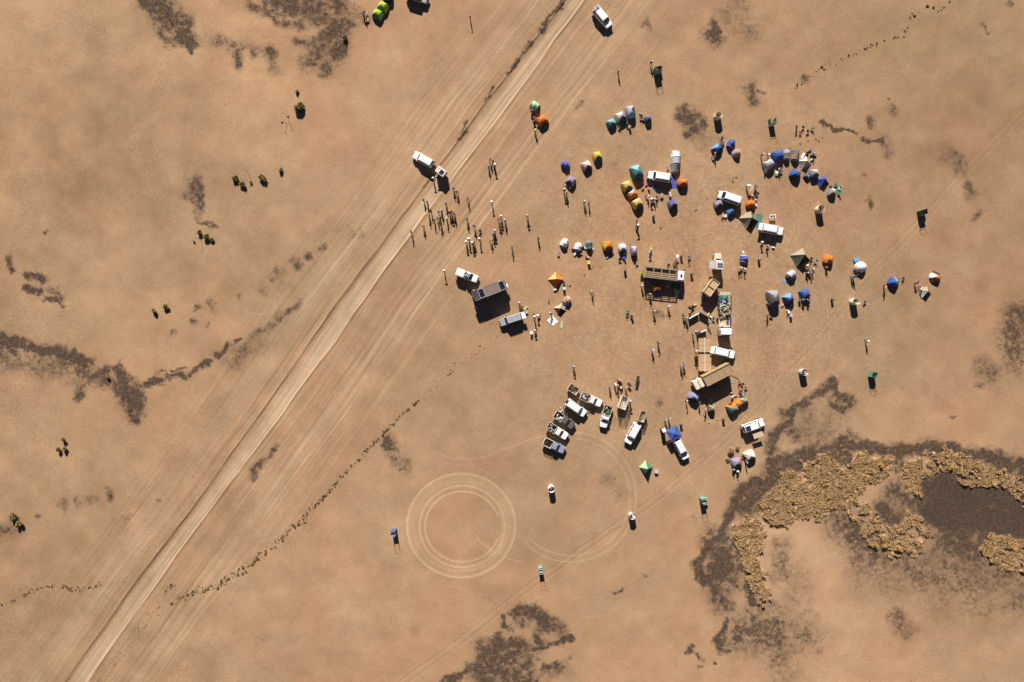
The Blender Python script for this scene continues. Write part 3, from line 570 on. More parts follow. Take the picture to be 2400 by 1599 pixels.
def pyramid(px,py,rot,a,b,h,cols,label,name='pyramid_tent',zb=0,group=None,off=(0,0),cat='tent',sag=.1,legs=False,ht=None):
    
    if not legs and cat=='tent': a*=1.08;b*=1.08;h*=1.12
    r=place(name,px,py,R(rot),label,cat,group,h*.4 if ht is None else ht); cs=[(a/2,b/2),(-a/2,b/2),(-a/2,-b/2),(a/2,-b/2)]; ap=(off[0],off[1],h); m=MB()
    for k in range(4):
        A=Vector((*cs[k],zb)); B=Vector((*cs[(k+1)%4],zb)); T=Vector(ap); vs=[];n=6;fs=[];idx={}
        for i in range(n+1):
            for j in range(n+1-i):
                s=i/n; t=j/n; p=T*s+A*(1-s-t)+B*t; u=4*(1-s-t)*t; p=p-Vector((p.x*.06*u,p.y*.06*u,0)); p.z-=sag*math.sin(math.pi*s)*h*.8*(.3+u); idx[(i,j)]=len(vs); vs.append(tuple(p))
        for i in range(n):
            for j in range(n-i):
                fs.append((idx[i,j],idx[i,j+1],idx[i+1,j]))
                if j<n-i-1: fs.append((idx[i,j+1],idx[i+1,j+1],idx[i+1,j]))
        m.add(vs,fs,k)
    if zb>0:
        for k in range(4):
            A=cs[k];B=cs[(k+1)%4]; m.add([(*A,zb),(*B,zb),(*B,zb-.28),(*A,zb-.28)],[(0,3,2,1)],k)
    m.build('canopy' if legs else 'flysheet',[F(c,1.0) for c in cols],r)
    if legs:
        for c_ in cs: MB().tube([(c_[0]*.99,c_[1]*.99,0),(c_[0]*.99,c_[1]*.99,zb)],.025,4).build('leg',STEEL,r)
    else: MB().tube([(ap[0],ap[1],0),(ap[0],ap[1],h+.12)],.025,4).build('centre_pole',STEEL,r)
    return r
def spiral(px,py,label,col='beige',r0=.62,r1=.98,a0=20,a1=400,h=1.95,rz=0):
    r=place('privacy_screen',px,py,R(rz),label,'screen',None,h); n=34; vo_=[];vi=[]
    for i in range(n+1):
        t=i/n; a=R(a0+(a1-a0)*t); rr=r0+(r1-r0)*t**2.2; hh=h-.12*t; vo_.append((rr*math.cos(a),rr*math.sin(a),hh)); vi.append(((rr-.03)*math.cos(a),(rr-.03)*math.sin(a),hh))
    m=MB()
    for i in range(n):
        A,B,Cc,D=vo_[i],vo_[i+1],vi[i],vi[i+1]; g=lambda p:(p[0],p[1],0)
        m.add([A,B,Cc,D,g(A),g(B),g(Cc),g(D)],[(4,5,1,0),(2,3,7,6),(0,1,3,2)])
    for p in (0,n): A,Cc=vo_[p],vi[p]; m.add([A,Cc,(Cc[0],Cc[1],0),(A[0],A[1],0)],[(0,1,2,3)])
    m.build('fabric_wall',F(col,.5),r,True)
    for i in range(0,n+1,6): MB().tube([(vi[i][0]*.97,vi[i][1]*.97,0),(vi[i][0]*.97,vi[i][1]*.97,h+.06)],.02,4).build('pole',P('wood'),r)
    X,Y=W(px,py,h); t=root('camp_toilet',(X,Y,hw(X,Y)),R(rz+40),('white toilet seat inside the '+label),'toilet')
    m=MB(); m.rings([[(.24*k*math.cos(2*math.pi*i/14),.2*k*math.sin(2*math.pi*i/14),z_) for i in range(14)] for z_,k in ((0,.8),(.4,1),(.44,1.05))]); m.build('bowl',P('white'),t)
    m=MB(); m.rings([[(-.3+dx_,.24*math.cos(2*math.pi*i/14),.68+.24*math.sin(2*math.pi*i/14)) for i in range(14)] for dx_ in (-.02,.02)]); m.build('seat_lid',P('white'),t)
    return r
def cubicle(px,py,rot,col,label,hp=2.75,hc=1.75,a=1.05,flap=0,sides=(0,1,2,3)):
    r=place('shower_cubicle',px,py,R(rot),label,'cubicle',None,1.7); m=MB(); hh=a/2
    cs=[(hh,hh),(-hh,hh),(-hh,-hh),(hh,-hh)]
    for c_ in cs: MB().tube([(*c_,0),(*c_,hp)],.026,4).build('post',STEEL,r)
    m=MB()
    for k in range(4): m.tube([(*cs[k],hp),(*cs[(k+1)%4],hp)],.022,4); m.tube([(*cs[k],hc+.18),(*cs[(k+1)%4],hc+.18)],.02,4)
    m.build('top_frame',STEEL,r); m=MB()
    for k in sides:
        A=Vector(cs[k]);B=Vector(cs[(k+1)%4]); nn=6
        rs=[]
        for z_ in (0.05,hc*.5,hc):
            rs.append([((A.lerp(B,i/nn))*(1+.04*math.sin(i*2.3+z_*3+k))).to_tuple()+(z_,) for i in range(nn+1)])
        vs=[p for q_ in rs for p in q_]; m.add(vs,[(q_*(nn+1)+i,q_*(nn+1)+i+1,(q_+1)*(nn+1)+i+1,(q_+1)*(nn+1)+i) for q_ in range(2) for i in range(nn)])
    m.build('curtain',F(col,.7),r)
    if flap: m=MB(); m.add([(hh,hh,hc),(hh+.55,hh*.4,hc-.2),(hh+.5,hh*.3,.4),(hh,hh,.3)],[(0,1,2,3)]); m.build('door_flap',F(col,.7),r)
    return r
# people -----------------------------------------------------------------
def skeleton(pose):
    J={};E=[]
    def j(n,p,rx,ry=None,par=None,t='shirt'):
        J[n]=(Vector(p),rx,ry or rx,t); 
        if par: E.append((par,n))
    dz=0; lean=0; hip=.93
    if pose=='sit': hip=.50
    if pose=='bend': lean=.55
    def up(z_,y=0): # torso point at height above hip
        a=lean; return (0,y+z_*math.sin(a),hip+z_*math.cos(a))
    j('pelvis',(0,0,hip),.15,.11,None,'trousers'); j('waist',up(.2),.125,.095,'pelvis'); j('chest',up(.42),.165,.11,'waist'); j('neckb',up(.54),.075,.07,'chest','shirt'); j('neck',up(.60,.01),.052,.052,'neckb','skin')
    j('head1',up(.69,.03),.082,.092,'neck','skin'); j('head2',up(.80,.02),.078,.088,'head1','skin')
    j('nose',up(.70,.135),.016,.014,'head1','skin')
    for s in (1,-1):
        S_='L' if s>0 else 'R'; q=up(.47); j('sh'+S_,(s*.19,q[1],q[2]),.062,.062,'chest')
        if pose=='walk': el=(s*.24,q[1]+s*.10,q[2]-.27); wr=(s*.24,q[1]+s*.26,q[2]-.48)
        elif pose=='sit': el=(s*.25,q[1]+.06,q[2]-.26); wr=(s*.17,q[1]+.28,q[2]-.33)
        elif pose=='arms': el=(s*.38,q[1]+.02,q[2]-.20); wr=(s*.22,q[1]+.14,q[2]-.36)
        elif pose=='bend': el=(s*.2,q[1]+.12,q[2]-.26); wr=(s*.15,q[1]+.2,q[2]-.5)
        else: el=(s*.25,q[1]-.02,q[2]-.28); wr=(s*.25,q[1]+.08,q[2]-.52)
        el,wr=Vector(el),Vector(wr); d=(wr-el).normalized()
        j('el'+S_,el,.047,.047,'sh'+S_,'shirt' ); j('fo'+S_,el.lerp(wr,.3),.043,.04,'el'+S_,'skin'); j('wr'+S_,wr,.028,.024,'fo'+S_,'skin'); pm=wr+d*.075; j('pa'+S_,pm,.036,.02,'wr'+S_,'skin')
        side=d.cross(Vector((s,0,0))).normalized() if abs(d.x)<.9 else Vector((0,1,0)); inn=Vector((-s,0,0))
        for k,ln in enumerate((.068,.078,.073,.058)):
            b=pm+side*(.03-.02*k); j('f%d%s'%(k,S_),b+d*ln*.6+inn*.006,.0095,.0095,'pa'+S_,'skin'); j('g%d%s'%(k,S_),b+d*ln+inn*.028,.008,.008,'f%d%s'%(k,S_),'skin')
        j('t0'+S_,wr+d*.04+side*.045,.011,.011,'pa'+S_,'skin'); j('t1'+S_,wr+d*.07+side*.065+inn*.012,.009,.009,'t0'+S_,'skin')
        if pose=='sit': kn=(s*.14,.44,.5); an=(s*.14,.46,.09)
        elif pose=='walk': kn=(s*.1,.14+s*.12,.5); an=(s*.1,s*.28,.10+(.06 if s<0 else 0))
        else: kn=(s*.11,.02,.50); an=(s*.12,-.01,.09)
        an=Vector(an); j('hp'+S_,(s*.095,0,hip-.05),.095,.095,'pelvis','trousers'); j('kn'+S_,kn,.06,.062,'hp'+S_,'trousers'); j('an'+S_,an,.042,.045,'kn'+S_,'trousers'); j('fo2'+S_,(an.x,an.y+.02,an.z-.04),.045,.045,'an'+S_,'shoes'); j('to'+S_,(an.x,an.y+.17,an.z-.055),.04,.03,'fo2'+S_,'shoes')
    return J,E
SL=['shirt','skin','trousers','shoes','eyes']
def bodymesh(pose):
    J,E=skeleton(pose); names=list(J); ix={n:i for i,n in enumerate(names)}
    me=bpy.data.meshes.new('sk'); me.from_pydata([tuple(J[n][0]) for n in names],[(ix[a],ix[b]) for a,b in E],[]); o=bpy.data.objects.new('sk',me); C.objects.link(o)
    md=o.modifiers.new('s','SKIN'); md.use_smooth_shade=True; md.branch_smoothing=.3; sv=me.skin_vertices[0].data
    for i,n in enumerate(names): kk=1.28 if J[n][3] in ('shirt','trousers') else 1.0; sv[i].radius=(J[n][1]*kk,J[n][2]*kk); sv[i].use_root=(i==0)
    sb=o.modifiers.new('u','SUBSURF'); sb.levels=1; sb.render_levels=1
    dg=bpy.context.evaluated_depsgraph_get(); dg.update(); nm=bpy.data.meshes.new_from_object(o.evaluated_get(dg)); bpy.data.objects.remove(o); 
    nm.name='person_'+pose; nm.materials.clear()
    for s in SL: nm.materials.append(mat(COL['grey'],.8,0,.1,'cloth'))
    P_=np.array([tuple(J[n][0]) for n in names]); T=[SL.index(J[n][3]) for n in names]
    for p in nm.polygons:
        d=((P_-np.array(p.center))**2).sum(1); p.material_index=T[int(d.argmin())]
    # eyes and mouth
    bm=bmesh.new(); bm.from_mesh(nm); h1,h2=J['head1'][0],J['head2'][0]; e=h1.lerp(h2,.45)
    for s in (1,-1):
        r_=bmesh.ops.create_icosphere(bm,subdivisions=1,radius=.013,matrix=Matrix.Translation((s*.032,e.y+.082,e.z)))
        for v in r_['verts']:
            for f in v.link_faces: f.material_index=4
    for s in (1,-1): bmesh.ops.create_icosphere(bm,subdivisions=1,radius=.02,matrix=Matrix.Translation((s*.088,h1.y,h1.z+.03))@Matrix.Diagonal((.5,.9,1.4,1)))
    bm.faces.ensure_lookup_table()
    for f in bm.faces:
        c=f.calc_center_median()
        if abs(c.x)>.075 and abs(c.x)<.11 and (c-h1).length<.13: f.material_index=1
    r_=bmesh.ops.create_icosphere(bm,subdivisions=1,radius=.02,matrix=Matrix.Translation((0,h1.y+.088,h1.z-.045))@Matrix.Diagonal((1.1,.3,.3,1)))
    for v in r_['verts']:
        for f in v.link_faces: f.material_index=4
    bm.to_mesh(nm); bm.free(); nm.update(); return nm,h1,h2
BM={p:bodymesh(p) for p in ('stand','walk','sit','arms','bend')}
def headgear(kind):
    m=MB()
    if kind=='hat': m.rings([[(r_*math.cos(2*math.pi*i/14),r_*1.05*math.sin(2*math.pi*i/14),z_) for i in range(14)] for r_,z_ in ((.245,.045),(.25,.055),(.125,.07),(.11,.14),(.07,.165))])
    elif kind=='cap': m.rings([[(r_*math.cos(2*math.pi*i/14),r_*1.1*math.sin(2*math.pi*i/14),z_) for i in range(14)] for r_,z_ in ((.10,.03),(.105,.07),(.085,.12),(.04,.145))]); m.box(0,.15,.045,.14,.12,.015)
    elif kind=='hair': m.ball((0,-.012,.055),.098,.112,.10,12,6)
    me=MB.build(m,kind,F('black'),None,True); C.objects.unlink(me); d=me.data; bpy.data.objects.remove(me); return d
HG={k:headgear(k) for k in ('hat','cap','hair')}
for k in HG:
    HG[k].materials.clear(); HG[k].materials.append(F('black'))
def person(px,py,label,shirt='navy',tr_='denim',head=('hair','brown'),pose='stand',rz=0,skin='skin',group=None,z0=0,zat=None):
    me,h1,h2=BM[pose]; o=bpy.data.objects.new('person',me); C.objects.link(o)
    X,Y=W(px,py,(1.6 if pose!='sit' else 1.1)+z0); o.location=(X,Y,hw(X,Y)+z0); o.rotation_euler=(0,0,R(rz)); sc=rnd.uniform(1.0,1.08); o.scale=(sc*1.1,sc*1.1,sc*1.02)
    for i,c in enumerate((shirt,skin,tr_,'brown','black')):
        o.material_slots[i].link='OBJECT'; o.material_slots[i].material=F(c,.3)
    hk,hc=head; c=bpy.data.objects.new({'hat':'sun_hat','cap':'cap','hair':'hair'}[hk],HG[hk]); C.objects.link(c); c.parent=o; p=h1.lerp(h2,.4); c.location=(p.x,p.y,p.z+(.0 if hk=='hair' else .03)-.03)
    c.material_slots[0].link='OBJECT'; c.material_slots[0].material=F(hc,.3)
    return tag(o,label,'person',group)
# shrubs ------------------------------------------------------------------
def leafy(r_,h,n,seed,cols,lobes=6,leaf=.11):
    q=random.Random(seed); m=MB(); L_=[]
    for k in range(lobes):
        a=q.uniform(0,6.28); d=q.uniform(.15,.62)*r_; L_.append((d*math.cos(a),d*math.sin(a),h*q.uniform(.35,.68),r_*q.uniform(.28,.5)))
    for i in range(n):
        c=q.choice(L_); v=Vector((q.gauss(0,1),q.gauss(0,1),q.gauss(0,1))).normalized()*(c[3]*q.uniform(.55,1.05)); p=Vector(c[:3])+v
        p.z=max(.04,min(h,p.z)); s=leaf*q.uniform(.6,1.5); u=Vector((q.uniform(-1,1),q.uniform(-1,1),q.uniform(-.6,.6))).normalized(); w_=u.cross(Vector((q.uniform(-1,1),q.uniform(-1,1),q.uniform(-1,1)))).normalized()
        m.add([tuple(p-u*s),tuple(p+w_*s*.55),tuple(p+u*s*1.1),tuple(p-w_*s*.55)],[(0,1,2,3)],0 if q.random()<.55 else 1)
    return m,L_
BUSHM=[mat((.14,.115,.04),.8,0,.02,'leaf'),mat((.34,.27,.085),.8,0,.02,'leaf_light')]; STEMM=mat((.13,.09,.06),.9,0,.05,'bark')
def bush(px,py,r_,h,label,seed,group=None,name='desert_bush',mats=None,n=None,cat='bush'):
    X,Y=W(px,py,h*.5); r=root(name,(X,Y,hw(X,Y)-.02),0,label,cat,group)
    m,L_=leafy(r_,h,n or int(700*r_*r_+150),seed,None,max(4,int(9*r_)),.13); m.build('crown',mats or BUSHM,r)
    m=MB()
    for l in L_: m.tube([(0,0,0),(l[0]*.5,l[1]*.5,l[2]*.45),(l[0],l[1],l[2])],[.05,.03,.012],4)
    m.build('trunk',STEMM,r); return r
# ================= vehicles in the photo =================
wagon(1545,413,-55,-9,'white station wagon parked beside the blue ground sheet, bonnet facing west',L=5.2,rack=2,solar=False)
wagon(1709,463,-55,-19,'white minibus van with plain roof parked north of the small blue tent',L=5.2,van=True,spare=False)
wagon(1811,538,59,12,'white station wagon with open tailgate beside the green ground mat',L=5.1,open_tail=True,rack=0)
wagon(991,373,-34,-19,'white station wagon parked on the left edge of the dirt road',L=5.0,rack=0,spare=False)
wagon(1413,41,25,30,'white troop carrier with slatted roof tray parked beside the road at the top',L=5.3,grille=True,rack=0)
wagon(1197,749,-49,16,'silver station wagon with roof rack parked south of the dark overland truck',L=5.2,col='silver',rack=1,open_tail=True)
wagon(1351,957,42,29,'white double length station wagon between the two trailers and the pickups',L=5.1,rack=0)
wagon(1483,1017,-24,44,'white station wagon with long side windows parked pointing southwest',L=5.2,rack=0)
wagon(1598,1054,20,38,'white station wagon with roof rack tray touching the blue gazebo',L=5.0,rack=1)
wagon(1767,998,49,-18,'white station wagon with solar panel on the roof beside the beige table',L=5.2,solar=True,rack=1)
wagon(1698,827,60,14,'white station wagon with its boot open beside the low tan canvas tables',L=5.0,open_tail=True,rack=2)
pickup(1386,937,44,19,'white pickup with its open bed full of round bags, bonnet facing east',cg=.55)
pickup(1323,985,40,28,'dark grey pickup with white bags heaped in the open bed',col='dgrey')
pickup(1307,1011,41,25,'white pickup with dark boxes in the bed parked between two grey pickups',cg=0)
pickup(1299,1045,42,20,'blue grey pickup with a coiled tyre in the bed, southernmost of the row',col='bluegrey',cg=.5)
pickup(1420,977,-13,47,'white pickup with green boxes in its bed, bonnet facing south',double=False)
pickup(1095,646,50,19,'white canopy pickup with speckled load on the roof northwest of the dark truck',canopy=True)
# grey 4x4 and blue tent cut by the top edge
def load(px,py,dx,dy,xa,xb,wd,z0,n,cols,what,group,logs=False):
    X,Y=W(px,py,1.1); a=ang(dx,dy); c,s=math.cos(a),math.sin(a)
    for i in range(n):
        lx=rnd.uniform(xa+.3,xb-.3); ly=rnd.uniform(-wd/2+.25,wd/2-.25); gx=X+lx*c-ly*s; gy=Y+lx*s+ly*c; qx,qy=gx*S+1200,799.5-gy*S
        col=rnd.choice(cols or ['wood']); zz=z0+rnd.uniform(0,.35)
        if logs:
            m=MB(); l=rnd.uniform(.5,1.3); m.tube([(-l/2,0,0),(0,.02,.02),(l/2,0,0)],[.06,.07,.05],6); o=m.build('log',F('wood' if rnd.random()<.6 else 'beige',.5),None,False,(gx,gy,hw(gx,gy)+zz+.1),a+rnd.uniform(-.5,.5)); tag(o,what,'log',group)
        else: bag(qx,qy,col,{'lgrey':'pale grey','dgrey':'dark grey','bluegrey':'blue grey'}.get(col,col)+' '+what.replace('dark bag','bag').replace('small bag','small bag'),rnd.uniform(0,3),rnd.uniform(.4,.7),rnd.uniform(.3,.42),.3,zz,group,zat=0)
load(1386,937,44,19,-2.5,-.5,1.7,.82,16,['white','maroon','lgrey','dgrey','black'],'bag heaped in the bed of the easternmost white pickup of the row','bags in the eastern pickup bed')
load(1323,985,40,28,-2.5,-.6,1.7,.82,9,['white','white','lgrey','black'],'bag heaped in the bed of the dark grey pickup','bags in the dark grey pickup bed')
load(1307,1011,41,25,-2.5,-.6,1.7,.82,12,['dgrey','black','bluegrey','khaki'],'dark bag in the bed of the white pickup between two grey pickups','bags in the middle white pickup bed')
load(1299,1045,42,20,-2.5,-.6,1.7,.82,6,['black','brown','white'],'bag in the bed of the blue grey pickup','bags in the blue grey pickup bed')
load(1420,977,-13,47,-2.5,-.4,1.6,.82,13,['teal','dgrey','beige','green','black'],'bag in the bed of the south facing white pickup','bags in the south facing pickup bed')
load(1095,646,50,19,-.6,.7,1.2,1.9,10,['white','black','lgrey'],'small bag strapped on the roof of the canopy pickup','bags on the canopy pickup roof')
# trailers
def trailer(px,py,dx,dy,L,Wd,zw,cgh,col,label,n=3,rails=5,zc=1.5):
    X,Y=W(px,py,zc); r=root('cargo_trailer',(X,Y,hw(X,Y)),ang(dx,dy),label,'trailer'); m=MB(); bed_walls(m,-L/2,L/2,Wd,.65,zw,.07); m.build('tray',P(col),r)
    if cgh: m=MB(); cage(m,-L/2,L/2,Wd,zw,zw+cgh,n,rails,.06); m.build('cage',P(col),r)
    for s in (1,-1): wheel(r,0,s*(Wd/2-.1),.36)
    MB().tube([(L/2,.5,.55),(L/2+1.1,0,.5)],.04,4).build('drawbar',STEEL,r); MB().tube([(L/2,-.5,.55),(L/2+1.1,0,.5)],.04,4).build('drawbar',STEEL,r)
    return r
trailer(1344,912,24,17,2.3,1.6,1.2,.7,'cream','small cream cargo trailer piled with wood, northernmost of the row')
load(1344,912,24,17,-1.1,1.1,1.5,.8,12,[],'firewood piece in the northernmost cargo trailer','firewood in the northernmost trailer',True)
load(1344,912,24,17,-1.1,1.1,1.5,.9,6,['dgrey','black','white'],'dark bag in the northernmost cargo trailer','bags in the northernmost trailer')
trailer(1462,944,-10,28,2.8,1.6,1.5,1.5,'cream','tall cream caged trailer standing empty among the standing people',zc=2.6,n=4,rails=6)
trailer(1505,976,-8,25,2.4,1.35,1.2,.8,'beige','small caged trailer with firewood north of the white station wagon')
load(1505,976,-8,25,-1.1,1.1,1.3,.8,14,[],'firewood piece in the small caged trailer','firewood in the small caged trailer',True)
# box trailer with solar panel on the road
X,Y=W(1033,401,2.4); r=root('box_trailer',(X,Y,hw(X,Y)),ang(14,11),'cream roofed box trailer with a black solar panel parked on the road edge','trailer')
m=MB(); m.rings([[(x,y,z_) for x,y in rrect(2.15,1.5,.06,2)] for z_ in (.5,2.3)]); m.build('box_body',P('grey'),r); m=MB(); m.rings([[(x,y,z_) for x,y in rrect(2.2*k,1.56*k,.05,2)] for z_,k in ((2.303,1),(2.38,1),(2.42,.97))]); m.build('roof_lid',P('cream'),r)
MB().box(.3,-.1,2.45,.9,.95,.05).build('solar_panel',mat((.02,.03,.09),.2,0,.02,'solar_cell'),r); MB().box(-.6,.3,2.46,.14,.1,.08).build('roof_vent',P('black'),r)
MB().box(1.5,-.2,.9,.8,.1,.6).build('tail_board',P('red'),r); 
for s in (1,-1): wheel(r,0,s*.72,.36)
MB().tube([(-1.07,0,.5),(-2.1,0,.5)],.05,4).build('drawbar',STEEL,r)
# --- big trucks
def truck_base(r,L,Wd,cabx,n_rear=2,col='white'):
    m=MB(); 
    for s in (1,-1): m.box(0,s*.45,.85,L,.14,.25)
    m.box(0,0,.85,.2,.8,.2); m.build('chassis',P('black'),r)
    for s in (1,-1):
        wheel(r,L/2-1.0,s*(Wd/2-.2),.5,.3)
        for k in range(n_rear): wheel(r,-L/2+1.3+k*1.25,s*(Wd/2-.25),.5,.5)
def truck_cab(r,x0,x1,Wd,zt,col,nose=False):
    m=MB(); c=(x0+x1)/2; l=x1-x0
    def g(z_,i,fr=0): return [(x-(fr if x>c else 0),y,z_) for x,y in rrect(l-2*i,Wd-2*i,.18,3,c,0)]
    m.rings([g(.6,.04),g(.75,0),g(1.6,0),g(zt-.12,.06,.12),g(zt,.18,.12)]); m.build('cab',P(col),r)
    e=.015; m=MB(); a,b=1.62,zt-.16; vs=[(x1+e,-Wd/2+.2,a),(x1+e,Wd/2-.2,a),(x1-.16+e,Wd/2-.28,b),(x1-.16+e,-Wd/2+.28,b)]; m.add(vs+[(x-.03,y,z_) for x,y,z_ in vs],[(0,1,2,3),(7,6,5,4),(0,4,5,1),(1,5,6,2),(2,6,7,3),(3,7,4,0)]); m.build('windscreen',GLASS,r)
    for s in (1,-1): MB().box(c,s*(Wd/2-.01),1.95,l*.5,.07,.5).build('side_window',GLASS,r); MB().box(x1-.2,s*(Wd/2+.28),1.95,.12,.3,.4).build('mirror',P('black'),r); MB().box(x1,s*(Wd/2-.35),.95,.08,.35,.2).build('headlight',mat((.75,.75,.72),.15,0,.02,'lamp_glass'),r)
    MB().box(x1+.06,0,.6,.16,Wd-.05,.3).build('bumper',P('dgrey'),r)
# cattle truck
X,Y=W(1560,642,3.1); r=root('stock_truck',(X,Y,hw(X,Y)),ang(94,10.5),'long stock truck with slatted cage body and white cab north of the camp kitchen','truck'); L=9.0; Wd=2.35
truck_base(r,L,Wd,0); truck_cab(r,L/2-1.7,L/2-.1,Wd-.15,2.75,'white')
MB().box(L/2-.95,0,2.79,.42,.6,.09).build('roof_hatch',P('black'),r)
xa,xb=-L/2+.05,L/2-1.9; m=MB(); m.box((xa+xb)/2,0,1.15,xb-xa,Wd,.12); m.build('bed_floor',[P('wood')],r)
m=MB()
for k in range(44): m.box(xa+.1+k*(xb-xa-.2)/43,0,1.225,.05,Wd-.15,.03)
m.build('floor_slats',P('tan'),r); m=MB()
cage(m,xa+.05,xb-.05,Wd-.05,1.2,3.1,4,7,.09)
for k in range(5): m.box(xa+.05+k*(xb-xa-.1)/4,0,3.1,.16,Wd-.02,.1)
for s in (1,-1): m.box((xa+xb)/2,s*(Wd/2-.03),3.12,xb-xa+.05,.14,.12)
m.build('cage_rails',mat((.30,.26,.21),.6,0,.1,'rail_paint'),r)
for s in (1,-1):
    m=MB(); m.box((xa+xb)/2,s*(Wd/2-.08),1.45 if s>0 else 1.8,xb-xa-.1,.03,.5 if s>0 else 1.2); m.build('side_board',P('dgrey'),r)
mk=place('hay_bundle',1507.5,639,0,'bright yellow green bundle hanging at the tail of the stock truck','bundle',None,1.6); m,_=leafy(.7,1.5,160,3,None,5,.14); m.build('stalks',[F('lime'),F('yellow')],mk)
# dark overland truck
X,Y=W(1146.5,680.6,3.15); r=root('overland_truck',(X,Y,hw(X,Y)),ang(-76,29),'dark grey overland truck with two framed solar panels and a brown deck roof','truck'); L=7.7; Wd=2.2
truck_base(r,L,Wd,0,1); truck_cab(r,L/2-1.3,L/2-.05,Wd-.1,2.7,'dgrey')
m=MB(); m.rings([[(x,y,z_) for x,y in rrect(L-1.45,Wd,.06,2,-.72,0)] for z_ in (1.0,3.0)]); m.build('box_body',P('dgrey'),r)
MB().box(L/2-1.15,0,3.02,2.2,Wd-.1,.06).build('front_roof',mat((.045,.047,.055),.5,0,.05,'roof_paint'),r)
MB().box(-.55,0,3.04,3.7,Wd,.07).build('roof_deck',mat((.20,.165,.15),.7,0,.2,'deck'),r)
m=MB(); 
for k in range(9): m.box(-.55,-Wd/2+.15+k*.24,3.085,3.6,.02,.015)
m.build('deck_boards',P('brown'),r)
for xx in (1.75,-2.95):
    o=MB().box(xx,0,3.14,1.15,1.85,.05).build('solar_panel',mat((.012,.016,.03),.25,0,.01,'solar_cell'),r); m=MB()
    for s in (1,-1): m.box(xx+s*.6,0,3.15,.08,2.0,.09); m.box(xx,s*.96,3.15,1.12,.08,.09)
    m.build('panel_frame',P('lgrey'),o)
for s in (1,-1): MB().tube([(-3.6,s*Wd/2,3.1),(3.6,s*Wd/2,3.1)],.04,4).build('roof_rail',STEEL,r)
MB().box(-L/2-.25,.3,1.7,.3,.8,.5).build('rear_locker',P('white'),r)
# canvas truck
X,Y=W(1671,884,2.9); r=root('canvas_truck',(X,Y,hw(X,Y)),ang(-58,30),'truck with tan canvas covered body and rounded cream cab facing southwest','truck'); L=8.9; Wd=2.55
truck_base(r,L,Wd,0)
m=MB(); m.rings([[(x,y,z_) for x,y in rrect(6.5*k,Wd*k,.06,2,-1.15,0)] for z_,k in ((1.0,1),(3.05,1),(3.08,.985),(3.0,.96))],c1=True); m.build('canvas_body',mat((.36,.235,.135),.85,0,.1,'canvas',.5),r)
m=MB(); m.box(-1.15,-Wd/2+.10,3.14,6.5,.28,.12); m.build('rolled_edge',F('gold',.8),r)
for k in range(5): MB().box(-4.25+k*1.55,0,3.06,.05,Wd-.08,.05).build('roof_bow',F('tan'),r)
for x0,x1,zz in ((2.35,3.25,2.62),(3.32,4.4,2.45)):
    m=MB(); c=(x0+x1)/2; m.rings([[(x,y,z_) for x,y in rrect((x1-x0)*k,2.15*k2,.25,4,c,0)] for z_,k,k2 in ((.7,.96,1),(1.2,1,1.02),(zz-.15,1,1),(zz-.03,.93,.95),(zz,.75,.85))]); m.build('cab' if x0<3 else 'bonnet',P('cream'),r)
MB().box(4.43,0,1.7,.05,1.6,.5).build('windscreen',GLASS,r)
# flatbed truck with load, facing south
X,Y=W(1699,736,1.6); r=root('flatbed_truck',(X,Y,hw(X,Y)),ang(0,1),'loaded flatbed truck with railings and white cab facing south','truck'); L=9.9; Wd=2.6
truck_base(r,L,Wd,0); truck_cab(r,L/2-1.75,L/2-.1,Wd-.1,2.75,'white')
xa,xb=-L/2+.05,L/2-2.0; m=MB(); m.box((xa+xb)/2,0,1.15,xb-xa,Wd,.12); m.build('bed_floor',P('beige'),r); m=MB(); cage(m,xa+.9,xb-3.0,Wd,1.2,2.1,4,3,.08); m.build('railing',P('dgrey'),r)
m=MB(); m.box(xa+.4,0,1.24,.7,Wd-.3,.04); m.build('tail_shelf',P('beige'),r)
m=MB(); m.box(xb-3.0,0,2.05,.12,Wd,.12); m.build('cross_beam',P('wood'),r)
MB().box(xa+1.2,.3,1.3,.2,.3,.3).build('jack',P('red'),r)
def tr_load(xpx,ypx,*a,**k): pass
o=pyramid(1698,700,5,2.0,1.6,.7,['green','teal','dteal','teal'],'green tarpaulin heap on the loaded flatbed truck',name='tarp_heap',ht=1.8,cat='tarpaulin'); o.location.z+=1.3
for k,(x,y,c,l,h) in enumerate(((1697,707,'white',.9,.5),(1702,712,'black',1.1,.5),(1693,717,'lteal',.9,.4),(1703,721,'beige',1.3,.5),(1695,723,'teal',.9,.4),(1708,716,'brown',.9,.5),(1700,726,'tan',1.1,.5),(1694,711,'grey',.8,.4),(1707,725,'wood',1.0,.35),(1699,717,'khaki',1.0,.6),(1691,744,'khaki',.9,.5),(1697,743,'beige',.8,.4),(1704,741,'black',1.0,.5),(1690,735,'dgrey',.9,.4),(1708,738,'dgrey',.8,.4),(1705,754,'maroon',.5,.5),(1692,762,'white',.45,.35),(1712,752,'royal',1.6,.3))):
    bag(x,y,c,'%s bundle on the bed of the loaded flatbed truck'%{'lteal':'pale teal','beige':'beige','dgrey':'dark grey','royal':'long blue'}.get(c,c),rnd.uniform(0,3) if c!='royal' else 1.57,l,.45,h,1.22,'bundles on the flatbed truck',name='bundle',cat='bundle')
m=MB(); o=root('spare_tyre',(*W(1683,727,1.2),1.22),0,'black tyre standing at the left side of the flatbed truck','tyre'); wheel(o,0,0,.45,.25)
